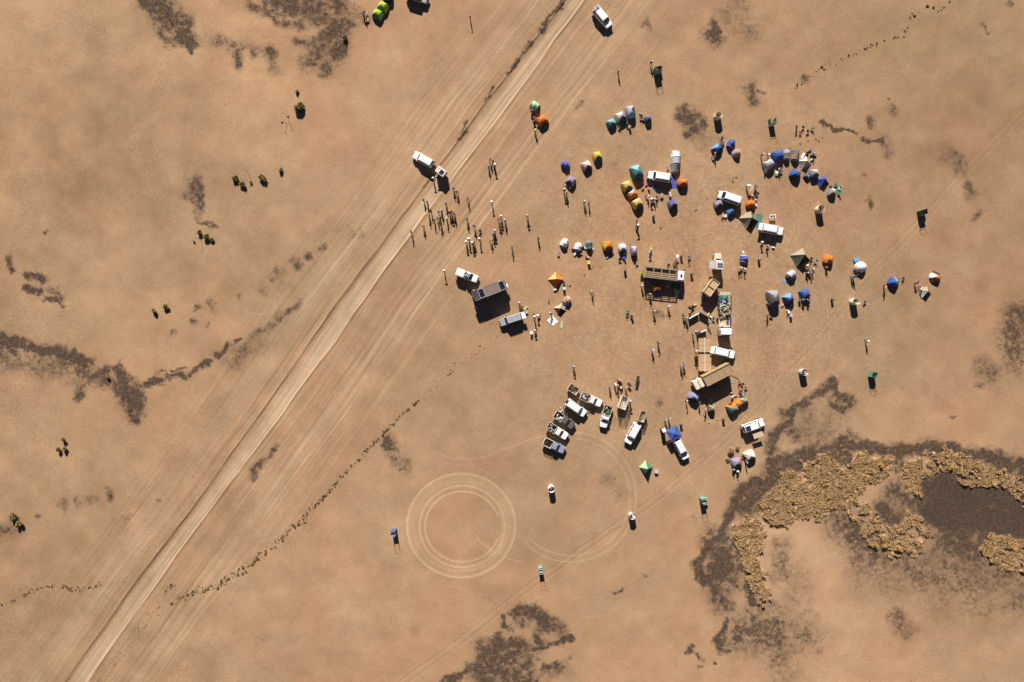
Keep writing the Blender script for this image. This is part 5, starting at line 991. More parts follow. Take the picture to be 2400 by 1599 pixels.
# ================= people =================
Wt,Bk=('hat','white'),('hair','black'); Br=('hair','brown'); Cp=lambda c:('cap',c); Ht=lambda c:('hat',c)
CR='people gathered beside the road'
rows=[
(991,529,'person in an orange hood standing at the southwest edge of the road crowd','orange','denim',('cap','orange'),'stand'),
(963,542,'person in a pale cap walking alone west of the road crowd','navy','denim',Cp('lilac'),'walk'),
(992,467,'person in a purple cap and navy top at the northwest corner of the road crowd','navy','dgrey',Cp('purple'),'walk'),
(1000,472,'person in maroon top beside the purple capped person','maroon','dgrey',('hair','maroon'),'stand'),
(1009,493,'dark clad person with hands on hips behind the maroon topped person','black','black',Bk,'arms'),
(1044,475,'person in a lilac shirt at the north of the road crowd','lilac','dgrey',Cp('purple'),'arms'),
(1034,492,'person in a white cap in the middle of the road crowd, navy top','navy','dgrey',Cp('white'),'stand'),
(1028,496,'dark haired person left of the white capped person in the road crowd','dgrey','denim',Bk,'walk'),
(1053,498,'person in black top, western one of three dark figures standing abreast','black','black',Bk,'stand'),
(1057.5,496,'person in maroon sun hat, middle one of three dark figures standing abreast','dgrey','black',Ht('brown'),'stand'),
(1064,500,'person in dark red top, eastern one of three dark figures standing abreast','maroon','black',Br,'stand'),
(1024,508,'person in a pale blue shirt in the centre of the road crowd','lblue','dgrey',Cp('lgrey'),'walk'),
(1016,513,'person in dark blue top with a white headband in the road crowd','navy','denim',Cp('lgrey'),'stand'),
(1046,511,'person in a white shirt and white cap at the south of the road crowd','white','dgrey',Cp('white'),'stand'),
(1004,503,'person in a pink cap at the west side of the road crowd','beige','dgrey',Cp('pink'),'stand'),
(1032,523,'dark clad person at the south end of the road crowd holding their arms','black','khaki',Bk,'arms'),
(1095.5,465,'dark haired person standing east of the road crowd in a grey top','dgrey','lgrey',Bk,'walk'),
(1153,474,'person in a wide white hat carrying something, northeast of the road crowd','grey','dgrey',Ht('white'),'arms'),
(1094,512,'person in black standing alone east of the road crowd','black','black',Cp('grey'),'stand'),
(1111,529,'dark clad person walking beside the folding chair near the road','navy','black',Bk,'walk'),
(1167.5,511,'person with a pale cap, northwest of the four standing east of the chair','dgrey','dgrey',Cp('pink'),'stand'),
(1174,507,'person in a wide white hat, northernmost of the four standing east of the chair','khaki','grey',Ht('white'),'arms'),
(1184,516,'person in a white cap, easternmost of the four standing east of the chair','dgrey','grey',Cp('white'),'stand'),
(1171,521,'person in a lilac shirt, southernmost of the four standing east of the chair','lilac','dgrey',Br,'arms'),
(1158,536,'person in a beige wide hat leaning over south of the four','khaki','dgrey',Ht('beige'),'bend'),
(1155.5,546,'person in a grey blue cap beside the beige hatted person','bluegrey','dgrey',Cp('lgrey'),'arms'),
(1150.5,561,'person in a white cap and dark top, southernmost beside the beige hatted person','dgrey','grey',Cp('white'),'walk'),
(1098,560,'person in a broad white hat north of the pair in lilac and white','dgrey','denim',Ht('white'),'stand'),
(1092,567,'person in a white hat, western one of the southern group near the road','brown','denim',Ht('white'),'arms'),
(1107,569,'person in a lilac white shawl in the southern group near the road','lilac','dgrey',Ht('white'),'walk'),
(1110.5,567,'dark haired person behind the lilac white shawl','black','black',Bk,'stand'),
(1123.5,560,'person in a cream hat, eastern one of the southern group near the road','navy','dgrey',Ht('cream'),'walk'),
(1200,579,'person in a violet cap standing alone between the crowd and the tents','navy','dgrey',Cp('violet'),'stand'),
(1236,505,'person under a pale pink wide hat standing alone on the tracks','dgrey','dgrey',Ht('pink'),'arms'),
(1262,557,'dark clad person alone, south of the pink hatted person','black','dgrey',Cp('dgrey'),'stand'),
(1040,635,'person in a cream hat alone west of the canopy pickup','dgrey','denim',Ht('cream'),'stand'),
(1062,440,'person in a blue shirt, standing southeast of the box trailer','blue','denim',Cp('blue'),'stand'),
(1070,449,'person in dark clothes beside the blue shirted person','black','grey',Bk,'walk'),
(1014.5,418,'person in a beige hat standing in the shadow of the station wagon by the road','dgrey','dgrey',Ht('cream'),'arms'),
(1023,414,'person in a blue shirt in the shade of the box trailer','royal','lgrey',Ht('lgrey'),'stand'),
(1149,373,'person in a dark red top north of the pair with the white hat','red','khaki',Cp('maroon'),'walk'),
(1156,377,'dark person right behind the person in the dark red top','brown','brown',Bk,'stand'),
(1145,388,'person in a grey top, west of the person in the wide white hat','grey','dgrey',Cp('lgrey'),'stand'),
(1159.5,386,'person in a very wide white hat, east of the person in grey top','bluegrey','dgrey',Ht('white'),'arms'),
(1101.6,38,'person in a pale cap alone at the very top of the photo','navy','dgrey',Cp('lgrey'),'stand'),
(1450.5,165,'person in a pale cap walking alone north of the teal tents','dgrey','navy',Cp('lgrey'),'walk'),
(1528,145,'person in a white cap walking beside the green curtained cubicle','navy','black',Cp('white'),'walk'),
(1323,444,'person in a beige wide hat, left one of the pair by the purple tent','dgrey','dgrey',Ht('beige'),'arms'),
(1329,451,'person in black, right one of the pair by the purple tent','black','dgrey',Cp('lgrey'),'stand'),
(1370.5,472,'person in a white shirt and cap, left one of a pair on open sand','lblue','navy',Cp('white'),'walk'),
(1381,475,'person in black, right one of a pair on open sand','black','dgrey',Bk,'walk'),
(1495,517,'person in a pink top, northern one of two south of the yellow tents','pink','dgrey',Cp('pink'),'bend'),
(1496,528,'person in a white hat, southern one of two south of the yellow tents','lgrey','dgrey',Ht('white'),'walk'),
(1388,684,'person in a white shirt walking east of the orange tents','white','dgrey',Br,'walk'),
(1217,710,'person in a grey hat, left one of the pair north of the silver station wagon','navy','dgrey',Ht('lgrey'),'stand'),
(1223.5,717,'person in a pale cap, right one of the pair north of the silver station wagon','maroon','dgrey',Cp('lilac'),'stand'),
(1253,743,'person in a white hat walking east of the silver station wagon','dgrey','dgrey',Ht('white'),'walk'),
(1260,740,'person in a denim shirt with a white hat lying low beside the walker','denim','denim',Ht('white'),'sit'),
(1254,775,'person in a beige hat sitting by the white box southeast of the silver wagon','khaki','dgrey',Ht('beige'),'sit'),
(1293,736,'person standing at the north corner of the white sheet','lteal','navy',Cp('white'),'bend'),
(1525,689,'person in a white shirt standing at the shadow edge of the stock truck','white','navy',Br,'stand'),
(1534,729,'person in a white cap holding a stick south of the stock truck','khaki','dgrey',Cp('white'),'walk'),
(1569,718,'person in a white shirt and white cap south of the stock truck shadow','white','dgrey',Cp('white'),'arms'),
(1505.5,667,'person in a pink shirt at the tail of the stock truck','pink','grey',Br,'bend'),
(1545,803,'dark clad person with grey cap, right one of the pair in the empty middle','dgrey','black',Cp('grey'),'arms'),
(1531,821,'person in a lilac shirt, left one of the pair in the empty middle','lilac','dgrey',Cp('white'),'walk'),
(1604.5,854,'person in a pale blue shirt, right one of the pair west of the tan tables','lblue','navy',Bk,'walk'),
(1598.5,859,'person in a violet top, left one of the pair west of the tan tables','violet','dgrey',Cp('lilac'),'stand'),
(1632.5,834,'person in an orange top beside the southern tan canvas table','orange','dgrey',('hair','brown'),'arms'),
(1634,823,'person in white above the orange topped person','white','black',Cp('white'),'stand'),
(1604,738,'person in a dark top west of the bar counters','navy','dgrey',Cp('lgrey'),'arms'),
(1611,745,'person in a pale cap at the west end of the V shaped counter','lgrey','navy',Cp('lgrey'),'stand'),
(1627,784,'person in a pale green cap at the west end of the southern counter','lgrey','black',Cp('lteal'),'stand'),
(1639,777,'person in a magenta top behind the southern counter','magenta','black',Bk,'arms'),
(1662,757,'person in a pale green shirt at the east end of the V shaped counter','lteal','dgrey',Cp('beige'),'bend'),
(1611.5,940,'person in a pink and white shirt west of the lilac blue tent','pink','dgrey',Cp('white'),'stand'),
(1641,945,'dark clad person sitting east of the lilac blue tent','dgrey','navy',Bk,'walk'),
(1657,959,'person in a pink shirt beside the small olive tent','pink','dgrey',Cp('pink'),'bend'),
(1717,930,'person in a white shirt sitting north of the orange tents','white','maroon',Cp('white'),'sit'),
(1741,925,'person in a blue shirt standing by the chairs north of the orange tents','lblue','navy',Bk,'bend'),
(1562,985,'person with pale cap, left one of the pair north of the blue gazebo','grey','black',Cp('lgrey'),'arms'),
(1570.5,983,'person with beige cap, right one of the pair north of the blue gazebo','beige','dgrey',Cp('beige'),'arms'),
(1430,908,'person in a violet top, westernmost of the group north of the caged trailer','violet','navy',Bk,'stand'),
(1442,900,'person in a white shirt in the group north of the caged trailer','white','denim',Cp('lgrey'),'bend'),
(1450,889,'person in a pink shirt bending over the black folding table','pink','dgrey',Cp('cream'),'bend'),
(1449,905,'person in an orange and yellow shirt in the group north of the caged trailer','yellow','navy',Br,'stand'),
(1455,909,'person in white squatting in the group north of the caged trailer','white','cream',Cp('white'),'sit'),
(1468,909,'person in a pink cap pulling a rope north of the caged trailer','lgrey','navy',Cp('pink'),'stand'),
(1478,941,'person in a lilac shirt at the east side of the caged trailer','lilac','lgrey',Ht('lilac'),'arms'),
(1314,957,'person in a lilac cap, western one of three beside the dark grey pickup','lilac','dgrey',Cp('lilac'),'stand'),
(1318.5,963,'person in a white shirt, middle one of three beside the dark grey pickup','white','lgrey',Cp('white'),'bend'),
(1323.5,955,'person in a pink cap, eastern one of three beside the dark grey pickup','dgrey','maroon',Cp('pink'),'stand'),
(1345,860,'person in a pale lilac hat alone north of the cargo trailers','navy','dgrey',Ht('lilac'),'stand'),
(2037.5,800,'person in white walking alone in the southeast','white','dgrey',Cp('white'),'walk'),
(2106,653,'person in an orange top sitting beside the green sided tent','orange','dgrey',Bk,'sit'),
(2079,669,'person in a red and white top southwest of the green sided tent','red','black',Cp('white'),'bend'),
(2152,664,'person in a blue top, west of the olive tent','bluegrey','black',Bk,'bend'),
(2161.5,676,'person in a white cap at the west corner of the olive tent','white','dgrey',Cp('white'),'sit'),
(2002,646,'person in a pale shirt, left one of two by the white globe tent','lilac','khaki',Bk,'stand'),
(2006.5,648,'person in dark clothes, right one of two by the white globe tent','dgrey','dgrey',Bk,'stand'),
(1938,614,'person in a white shirt sitting at the door of the eastern orange tent','white','navy',Cp('lilac'),'sit'),
(1940,628,'person in a red top south of the eastern orange tent','red','dgrey',Bk,'sit'),
(1738,628,'person in a cream shirt, left of three seated by the blue tunnel tent','cream','grey',Cp('white'),'sit'),
(1745.5,631,'person in a white cap, right one of three seated by the blue tunnel tent','cream','dgrey',Cp('white'),'sit'),
(1733,630,'person in a pale top, outer left of three seated by the blue tunnel tent','lgrey','dgrey',Bk,'sit'),
(1677,359,'person in a yellow top south of the western blue tent','yellow','violet',Br,'sit'),
(1677,367,'person in a violet top below the yellow topped person','violet','grey',Bk,'sit'),
(1694,325,'person in dark clothes with a white shirt north of the blue tents','navy','black',Bk,'bend'),
(1694,332,'person in a white top seated north of the blue tents','white','black',Br,'sit'),
(1788.5,361,'person in a pink and white top at the north of the silvery tent','magenta','black',Cp('white'),'arms'),
(1804.5,359,'person in a white shirt, between the silvery and the big blue tent','white','black',Bk,'bend'),
(1828,395,'person in a pink and white shirt seated south of the big blue tent','white','royal',Cp('pink'),'sit'),
(1520,460,'person in a white shirt at the west of the seated group of four','white','navy',Cp('white'),'sit'),
(1527,467,'person in a white hat with red shorts in the seated group of four','navy','red',Ht('white'),'sit'),
(1535,466,'person in a white cap in the middle of the seated group of four','lgrey','black',Cp('white'),'sit'),
(1539,461,'person in a navy top at the east of the seated group of four','navy','brown',Bk,'sit'),
(1899,626,'person in an orange top in the circle east of the khaki pyramid tent','orange','denim',Br,'sit'),
(1906,631,'person in a white and blue top in the circle east of the khaki pyramid tent','lblue','denim',Cp('white'),'sit'),
(1894,640,'person in a white cap at the south of the circle by the khaki pyramid tent','grey','black',Cp('white'),'sit'),
(1904,641,'person in a pink top at the south of the circle by the khaki pyramid tent','pink','black',Br,'sit'),
(1893,623,'person in a cream hat at the west of the circle by the khaki pyramid tent','cream','dgrey',Ht('cream'),'sit'),
(1895,703,'person in a white top sitting south of the royal blue dome tent with bags','white','black',Bk,'sit'),
(1886,705,'person in a pale top left of the other below the royal blue dome tent','lgrey','grey',Bk,'bend'),
(1754,432,'person in a white hat beside the beige triangular sheet','white','lgrey',Ht('white'),'bend'),
(1774,438,'person in a tan top east of the beige triangular sheet','tan','black',Br,'sit'),
(1786,569,'person in a cream hat, left of two south of the open wagon','cream','dgrey',Ht('cream'),'sit'),
(1799,577,'person in a grey cap, right of two south of the open wagon','grey','dgrey',Cp('cream'),'sit'),
(1784,536,'person in a cream hat standing behind the open tailgate','brown','dgrey',Ht('cream'),'bend'),
(1245.5,259,'person in a pale blue cap seated below the pale green tunnel tent','lblue','dgrey',Cp('cyan'),'sit'),
(1251,277,'person in a lilac top among the chairs below the pale green tunnel tent','lilac','dgrey',Bk,'sit'),
(1254,301,'person in a cream top farthest south below the pale green tunnel tent','cream','dgrey',Br,'bend'),
(1587.5,609,'person in a lilac top under the round white table','lilac','maroon',Cp('lilac'),'stand'),
(1615,602,'person in a royal blue top northeast of the stock truck','royal','navy',Cp('royal'),'sit'),
(1751,1085,'person in a lilac cap between the two southernmost tents','lilac','black',Cp('lilac'),'arms'),
(1729.5,1105,'person in a white shirt south of the grey and black tent','white','black',Cp('white'),'sit'),
(1720,1101,'person in an orange cap south of the grey and black tent','grey','black',Cp('orange'),'sit'),
(1804,739,'person in a pink top south of the large dark grey tent','pink','black',Br,'bend'),
(848.5,27,'person in a red top west of the lime green tents','red','black',Bk,'bend'),
(1909,359,'person in a lilac top by the bags in the northeast camp','lilac','navy',Cp('lime'),'sit'),
]
seen={}
for i,(x,y,lb,sh,trs,hd,po) in enumerate(rows):
    person(x,y,lb,sh,trs,hd,po,rnd.uniform(0,360),'skin' if rnd.random()<.75 else 'dskin',CR if i<34 else None)
# ================= chairs, bags and camp gear =================
ch=[(1472,730,'teal','teal camp chair at the north of the lone cluster in the empty middle'),(1470,738,'dgreen','dark green camp chair at the west of the lone cluster in the empty middle'),(1480,742,'black','black camp chair at the south of the lone cluster in the empty middle'),(1125.6,541,'black','empty black folding chair beside the road crowd'),(1249,270,'black','black camp chair in the line below the pale green tunnel tent'),(1253,290,'navy','navy camp chair in the line below the pale green tunnel tent'),
(1471,285,'navy','navy camp chair between the grey and teal dome tents'),(1451,299,'dgrey','dark camp chair between the small teal and the white and grey tent'),(1475,296,'khaki','khaki camp chair south of the teal panelled tent'),
(1502,276,'brown','brown camp chair west of the crumpled blue tent'),(1566,393,'bluegrey','blue grey camp chair west of the long white tent'),(1883,298,'black','black camp chair, northern one of the four north of the brown tents'),(1876,311,'maroon','dark red camp chair north of the brown tents'),(1894,308,'navy','navy camp chair north of the brown tents'),(1904,301,'olive','olive camp chair, easternmost of those north of the brown tents'),
(1309,596,'grey','grey camp chair west of the middle row of tents'),(1380,615,'yellow','yellow camp chair south of the dark green tunnel tent'),(1453,609,'navy','navy camp chair south of the white dome tent'),(1462,604,'royal','blue camp chair south of the white dome tent'),(1493,617,'khaki','khaki camp chair south of the lilac grey tent'),(1488,610,'black','black camp chair under the lilac grey tent'),(1524.5,604,'purple','lilac camp chair south of the white cool box'),
(1321,663,'black','black camp chair at the east corner of the large orange tent'),(1322,675,'cyan','pale blue camp chair east of the large orange tent'),(1234.7,731,'lgrey','pale grey camp chair beside the yellow storage box'),
(1246,779,'white','white camp chair southeast of the silver station wagon'),(1581,617,'brown','brown camp chair north of the stock truck'),(1567.5,614,'khaki','khaki camp chair north of the tail of the stock truck'),
(1734,896,'olive','olive camp chair, western one behind the canvas truck'),(1739.5,901,'maroon','dark red camp chair behind the canvas truck'),(1749,909,'grey','grey camp chair, eastern one behind the canvas truck'),(1735,917,'maroon','maroon camp chair west of the blue shirted person'),
(2117,653,'navy','navy camp chair east of the green sided tent'),(2027.5,708,'dgrey','dark camp chair beside the spiral screen in the east'),(1902.5,606,'black','black camp chair at the north of the circle east of the khaki tent'),(1912,613,'bluegrey','blue grey camp chair at the east of the circle'),(1896,637,'dgrey','dark camp chair at the south of the circle'),
(1795,401,'lgreen','pale green camp chair south of the silvery tent'),(1832,402,'denim','denim camp chair south of the big blue tent'),(1764,470,'black','black camp chair in the heap north of the orange tent'),(1774,455,'dgrey','dark grey camp chair in the heap north of the orange tent'),(1675,477,'brown','brown camp chair west of the grey tent under the minibus'),
(1960,432,'olive','olive camp chair at the north of the green mat'),(1969,441,'white','white camp chair at the east of the green mat'),(1947,438,'black','black camp chair at the west of the green mat'),(1967,452,'green','green camp chair at the south of the green mat'),
(2007,629,'red','red camp chair in front of the white globe tent'),(2002,636,'black','black camp chair in front of the white globe tent'),(2011,641,'dgrey','dark grey camp chair in front of the white globe tent'),(1875,702,'dgrey','dark camp chair west of the royal blue dome tent with bags'),(1849,731,'white','white camp chair south of the bright blue tent'),(1854,738,'lilac','lilac camp chair south of the bright blue tent'),(1799,708,'lgrey','pale camp chair west of the large dark grey tent'),
(858,30,'lgrey','pale camp chair southwest of the lime green tents'),(861,45,'beige','beige camp chair farther south of the lime green tents'),(1742,1070,'bluegrey','blue grey camp chair between the two southernmost tents'),(1617,737,'black','black camp chair north of the V shaped counter'),(1624,720,'olive','olive camp chair near the yellow bag north of the counter'),(1671,748,'beige','beige camp chair at the east end of the V shaped counter'),(1790,556,'dgrey','dark chair south of the wagon with open tailgate'),(1701,506,'white','round white chair south of the bright blue low tent'),(1695,505,'beige','beige chair beside the round white chair'),(1896,711,'black','black camp chair farthest south below the royal blue dome tent')]
for x,y,c,l in ch: chair(x,y,rnd.uniform(0,6.28),c,l,'folding camp chairs')
bg_=[(1328,435,'lgrey','grey bag at the west corner of the purple dome tent'),(1336,439,'white','white bag behind the purple dome tent'),(1515,434,'magenta','magenta bag standing west of the pale green mat'),(1507,444,'brown','brown bag west of the magenta bag'),(1521,446,'maroon','maroon bag south of the magenta bag'),(1489,397,'white','white bag in the shade of the large teal tent'),(1496,408,'white','second white bag south of the large teal tent'),(1503,415,'lgrey','pale bag at the east corner of the large teal tent'),(1506,428,'pink','pink bag south of the large teal tent'),(1524,424,'lgrey','pale bag at the front of the white wagon west of the blue sheet'),(1526,430,'beige','beige bag at the front of the white wagon west of the blue sheet'),(1533,438,'maroon','dark bag north of the pale green mat'),
(1894,355,'green','green bag in the northeast camp heap'),(1890,362,'black','black bag in the northeast camp heap'),(1899,352,'violet','violet bag in the northeast camp heap'),(1902,375,'cyan','cyan bag east of the beige pyramid tent'),(1909,366,'navy','navy bag east of the beige pyramid tent'),(1902,366,'black','black bag between the heap and the beige tent'),
(1764,460,'khaki','olive bag heap north of the orange tent near the minibus'),(1757,460,'black','black bag in the heap east of the minibus'),(1772,461,'dgrey','dark bag in the heap east of the minibus'),(1768,452,'black','black bag at the top of the heap east of the minibus'),(1772,469,'lgrey','pale bag at the south of the heap east of the minibus'),(1772,482,'white','white bag at the east corner of the orange tent'),
(1742,593,'white','white bag north of the small blue tunnel tent'),(1450,283,'black','black bag between the white and grey tent and the chair'),(1507,283,'brown','brown bag at the west of the crumpled blue tent'),(1502,268,'khaki','khaki bag northwest of the crumpled blue tent'),(1617,720,'dgrey','dark bag heap west of the kitchen trailer'),(1628,716,'yellow','yellow bag on the heap west of the kitchen trailer'),(1622,727,'black','black bag in the heap west of the kitchen trailer'),(1604,755,'navy','navy sack west of the V shaped counter'),(1666,744,'cream','cream sack at the east end of the V shaped counter'),(1660,738,'cream','cream sack leaning on the eastern counter arm'),(1632,778,'beige','beige sack behind the southern counter'),
(1666.5,937,'cyan','pale cyan bag in the shade of the canvas truck'),(1714.7,921,'lilac','lilac bag at the shadow edge of the canvas truck'),(1653,942,'navy','navy bag in the shade of the canvas truck'),(1675,907,'denim','denim blue bag beside the canvas truck'),(1681,913,'bluegrey','blue grey bag beside the canvas truck'),(1724,928,'tan','tan bag north of the orange tents'),(1743,930,'navy','navy bag at the north of the olive tent'),(1751,939,'white','white bag east of the olive tent with a white framed opening'),
(1519,661,'purple','lilac bag in the shade of the stock truck tail'),(1588,685,'lgreen','pale green bag in the shade of the stock truck cab'),(1565,670,'lgrey','pale grey bag in the shade of the stock truck'),(1652,689,'green','green bag at the south of the kitchen trailer'),(1115.5,720,'lgrey','pale pillar shaped bag in the shade of the dark overland truck'),(1301,680,'cream','cream bag in the shade of the large orange tent'),(1323,722,'lilac','lilac bag between the two tents south of the large orange tent'),(1722,1088,'magenta','magenta bag on the west side of the grey and black tent'),(1733,1089,'dorange','orange bag on the east side of the grey and black tent'),(1745,1074,'purple','lilac bag at the cream white tent door'),(1759,1083,'bluegrey','blue grey bag south of the cream white tent'),
(1714,1052,'wood','brown sack beside the two dry bushes'),(1888,683,'dgrey','dark bag on the east side of the royal blue dome tent'),(1812,581,'white','curved white pillow in the shadow of the wagon with open tailgate'),(1850,722,'lilac','lilac bag south of the bright blue tent'),(1846,727,'beige','beige bag southwest of the lilac bag'),(1853,716,'lgrey','pale grey bag just south of the bright blue tent'),(1834,716,'pink','pink bag between the dark grey and the bright blue tent'),(1807,745,'dgrey','dark bag south of the person in pink by the dark grey tent'),
(1949,444,'cream','cream bag at the west side of the green mat'),(1957,449,'orange','orange bag on the green mat'),(1486,602,'navy','navy bag south of the lilac grey tent'),(1465,594,'lgrey','pale bag at the white dome tent door'),(1436,591,'lilac','lilac bag at the east corner of the bright orange dome tent'),(1424,603,'lgrey','pale bag in the shade of the bright orange dome tent'),(1373,583,'white','white bag west of the dark green tunnel tent'),(1389,586,'white','white bag east of the dark green tunnel tent'),(1361,596,'pink','pinkish bag south of the second white tunnel tent'),(1348,596,'white','white bag south of the second white tunnel tent'),(1366,580,'black','black bag east of the second white tunnel tent'),(1343,586,'black','black bag west of the second white tunnel tent'),(1378,604,'lgrey','pale bag beside the red bag box'),
(2008,634,'lgrey','pale bag among the chairs at the white globe tent'),(2185,657,'lgrey','pale bag south of the easternmost tent'),(2102,657,'beige','beige bag beside the orange topped seated person'),(1268,288,'lilac','lilac bag at the west corner of the orange tent near the road'),(1261,294,'purple','purple sheet bag southwest of the orange tent near the road')]
for x,y,c,l in bg_: bag(x,y,c,l,rnd.uniform(0,3.1),rnd.uniform(.6,.9),rnd.uniform(.36,.5),rnd.uniform(.28,.42))
crate(2194,639,'dgrey','dark rolled mattress leaning north of the easternmost tent',-.4,1.7,.35,.25,name='mattress_roll',cat='mattress',lidname='cover')
for x,y,l in ((1662,990,'tiny lime ball lying south of the canvas truck'),(1681,983,'tiny yellow ball lying near the black bin')):
    X,Y=W(x,y); m=MB(); m.ball((0,0,.14),.14,.14,.14,10,6); tag(m.build('ball',F('lime' if x<1670 else 'yellow'),None,True,(X,Y,hw(X,Y))),l,'ball')
# flag stick west of the road
def stick(px,py,pts,label,col=None):
    X,Y=W(px,py); r=root('dead_stick',(X,Y,hw(X,Y)),0,label,'stick'); m=MB(); m.tube(pts,[.05]+[.035]*(len(pts)-2)+[.02],5); m.build('stem',STEMM,r); m=MB(); p=pts[len(pts)//2]; m.tube([p,(p[0]+.4,p[1]+.2,p[2]+.5)],[.025,.01],4); m.build('twig',STEMM,r)
    if col: m=MB(); p=pts[-1]; m.add([p,(p[0]+.5,p[1]+.1,p[2]-.1),(p[0]+.45,p[1]-.3,p[2]-.3),(p[0]+.05,p[1]-.25,p[2]-.25)],[(0,1,2,3)]); m.build('cloth',F(col),r)
stick(585,412,[(0,0,0),(.1,.2,.8),(0,.5,1.6),(-.5,.7,2.2)],'leaning dead stick among the bushes left of the round bush')
stick(471,563,[(0,0,0),(.05,.1,.8),(.0,.2,1.5),(-.5,.3,1.9)],'leaning dead stick beside the lower left bushes')
stick(678,288,[(0,0,0),(.1,.3,.7),(.3,.5,1.3),(.0,.9,1.7)],'thin bent stick with a purple cloth south of the large round bush','violet')
stick(672,291,[(0,0,0),(-.2,.2,.7),(-.5,.1,1.2),(-.9,0,1.3)],'thin bent stick with a pinkish cloth south of the large round bush','red')
stick(810,90,[(0,0,0),(-.1,.3,.8),(-.3,.7,1.5),(-.5,1.0,2.0)],'dead stick at the edge of the dark stones near the top')
# ================= vegetation =================
B=[(701.5,249,1.35,1.4,'largest round green bush, near the two cloth sticks'),(697,216,.5,.6,'small bush north of the largest round bush'),(550,418,.85,1.1,'olive bush, westernmost of the group of five'),(568,433,.9,1.1,'olive bush just southeast of the westernmost bush'),(588,429,.3,.5,'tiny dark bush beside the leaning stick'),(615.5,417,1.0,1.0,'round bush east of the leaning stick'),(658,399,.6,.9,'narrow bush, easternmost of the group of five'),
(467.5,544,.65,1.0,'bush, northern one of the lower left group'),(481.5,555,.9,1.1,'bush, middle one of the lower left group'),(496.5,562,.55,.8,'bush, eastern one of the lower left group'),(454,566,.3,.4,'tiny bush west of the lower left group'),
(361.5,729,.8,1.1,'bush, left one of a lone pair on the western pan'),(390,720,.85,1.0,'bush, right one of a lone pair on the western pan'),(149,1031,.6,1.2,'bush, northern one of three at the far left'),(139,1054,.75,1.1,'bush, southwestern one of three at the far left'),(152,1051,.65,1.0,'bush, southeastern one of three at the far left'),(31,1212,1.2,1.5,'large dark bush at the left edge'),(43,1229,1.0,1.3,'bush southeast of the large bush at the left edge'),(253,884,.5,.8,'small dark bush among the dark stones on the left'),(809,91,.7,.8,'dark bush beside the dead stick near the top'),(1714,1060,.8,.9,'dry bush west of the cream white tent'),(1728,1050,.55,.6,'small dry bush northeast of the dry bush by the southern tents'),(1706,1078,.5,.5,'sparse dry bush northwest of the grey and black tent')]
for i,(x,y,r_,h,l) in enumerate(B): bush(x,y,r_,h,l,100+i,mats=None if i<20 else [mat((.2,.15,.07),.9,0,.05,'dry_leaf'),mat((.35,.27,.13),.9,0,.05,'dry_leaf_light')])
GB=[mat((.42,.27,.07),.85,0,.03,'dry_bloom'),mat((.6,.4,.11),.85,0,.03,'dry_bloom_light')]
for i,(x,y,r_,l) in enumerate(((1857,1174,.6,'golden bush inside the western grass flat'),(1943,1166,.4,'small golden bush right of the western golden bush'),(2354,1101,.55,'golden bush near the right edge of the grass flat'),(2055,1223,.5,'golden bush in the southern grass flat, northernmost'),(2074,1283,.7,'golden bush, middle one of three at the southern grass edge'),(2102,1286,.8,'golden bush, largest at the southern grass edge'),(2052,1280,.55,'golden bush, left one of three at the southern grass edge'),(2064,1090,.6,'golden bush near the gap in the northern grass'),(2231,1097,.6,'dark based golden bush north of the dark pan'),(1790,1422,.5,'golden bush at the southern tip of the narrow grass strip'))): bush(x,y,r_,.8,l,300+i,mats=GB,name='golden_bush',n=500)
SM=[]
for k in range(6):
    m,_=leafy(.42,.30,90,500+k,None,3,.085); o=m.build('desert_shrub',[mat((.16,.115,.055),.9,0,.04,'shrub_leaf'),mat((.30,.22,.10),.9,0,.04,'shrub_leaf_light')]); SM.append(o.data); bpy.data.objects.remove(o)
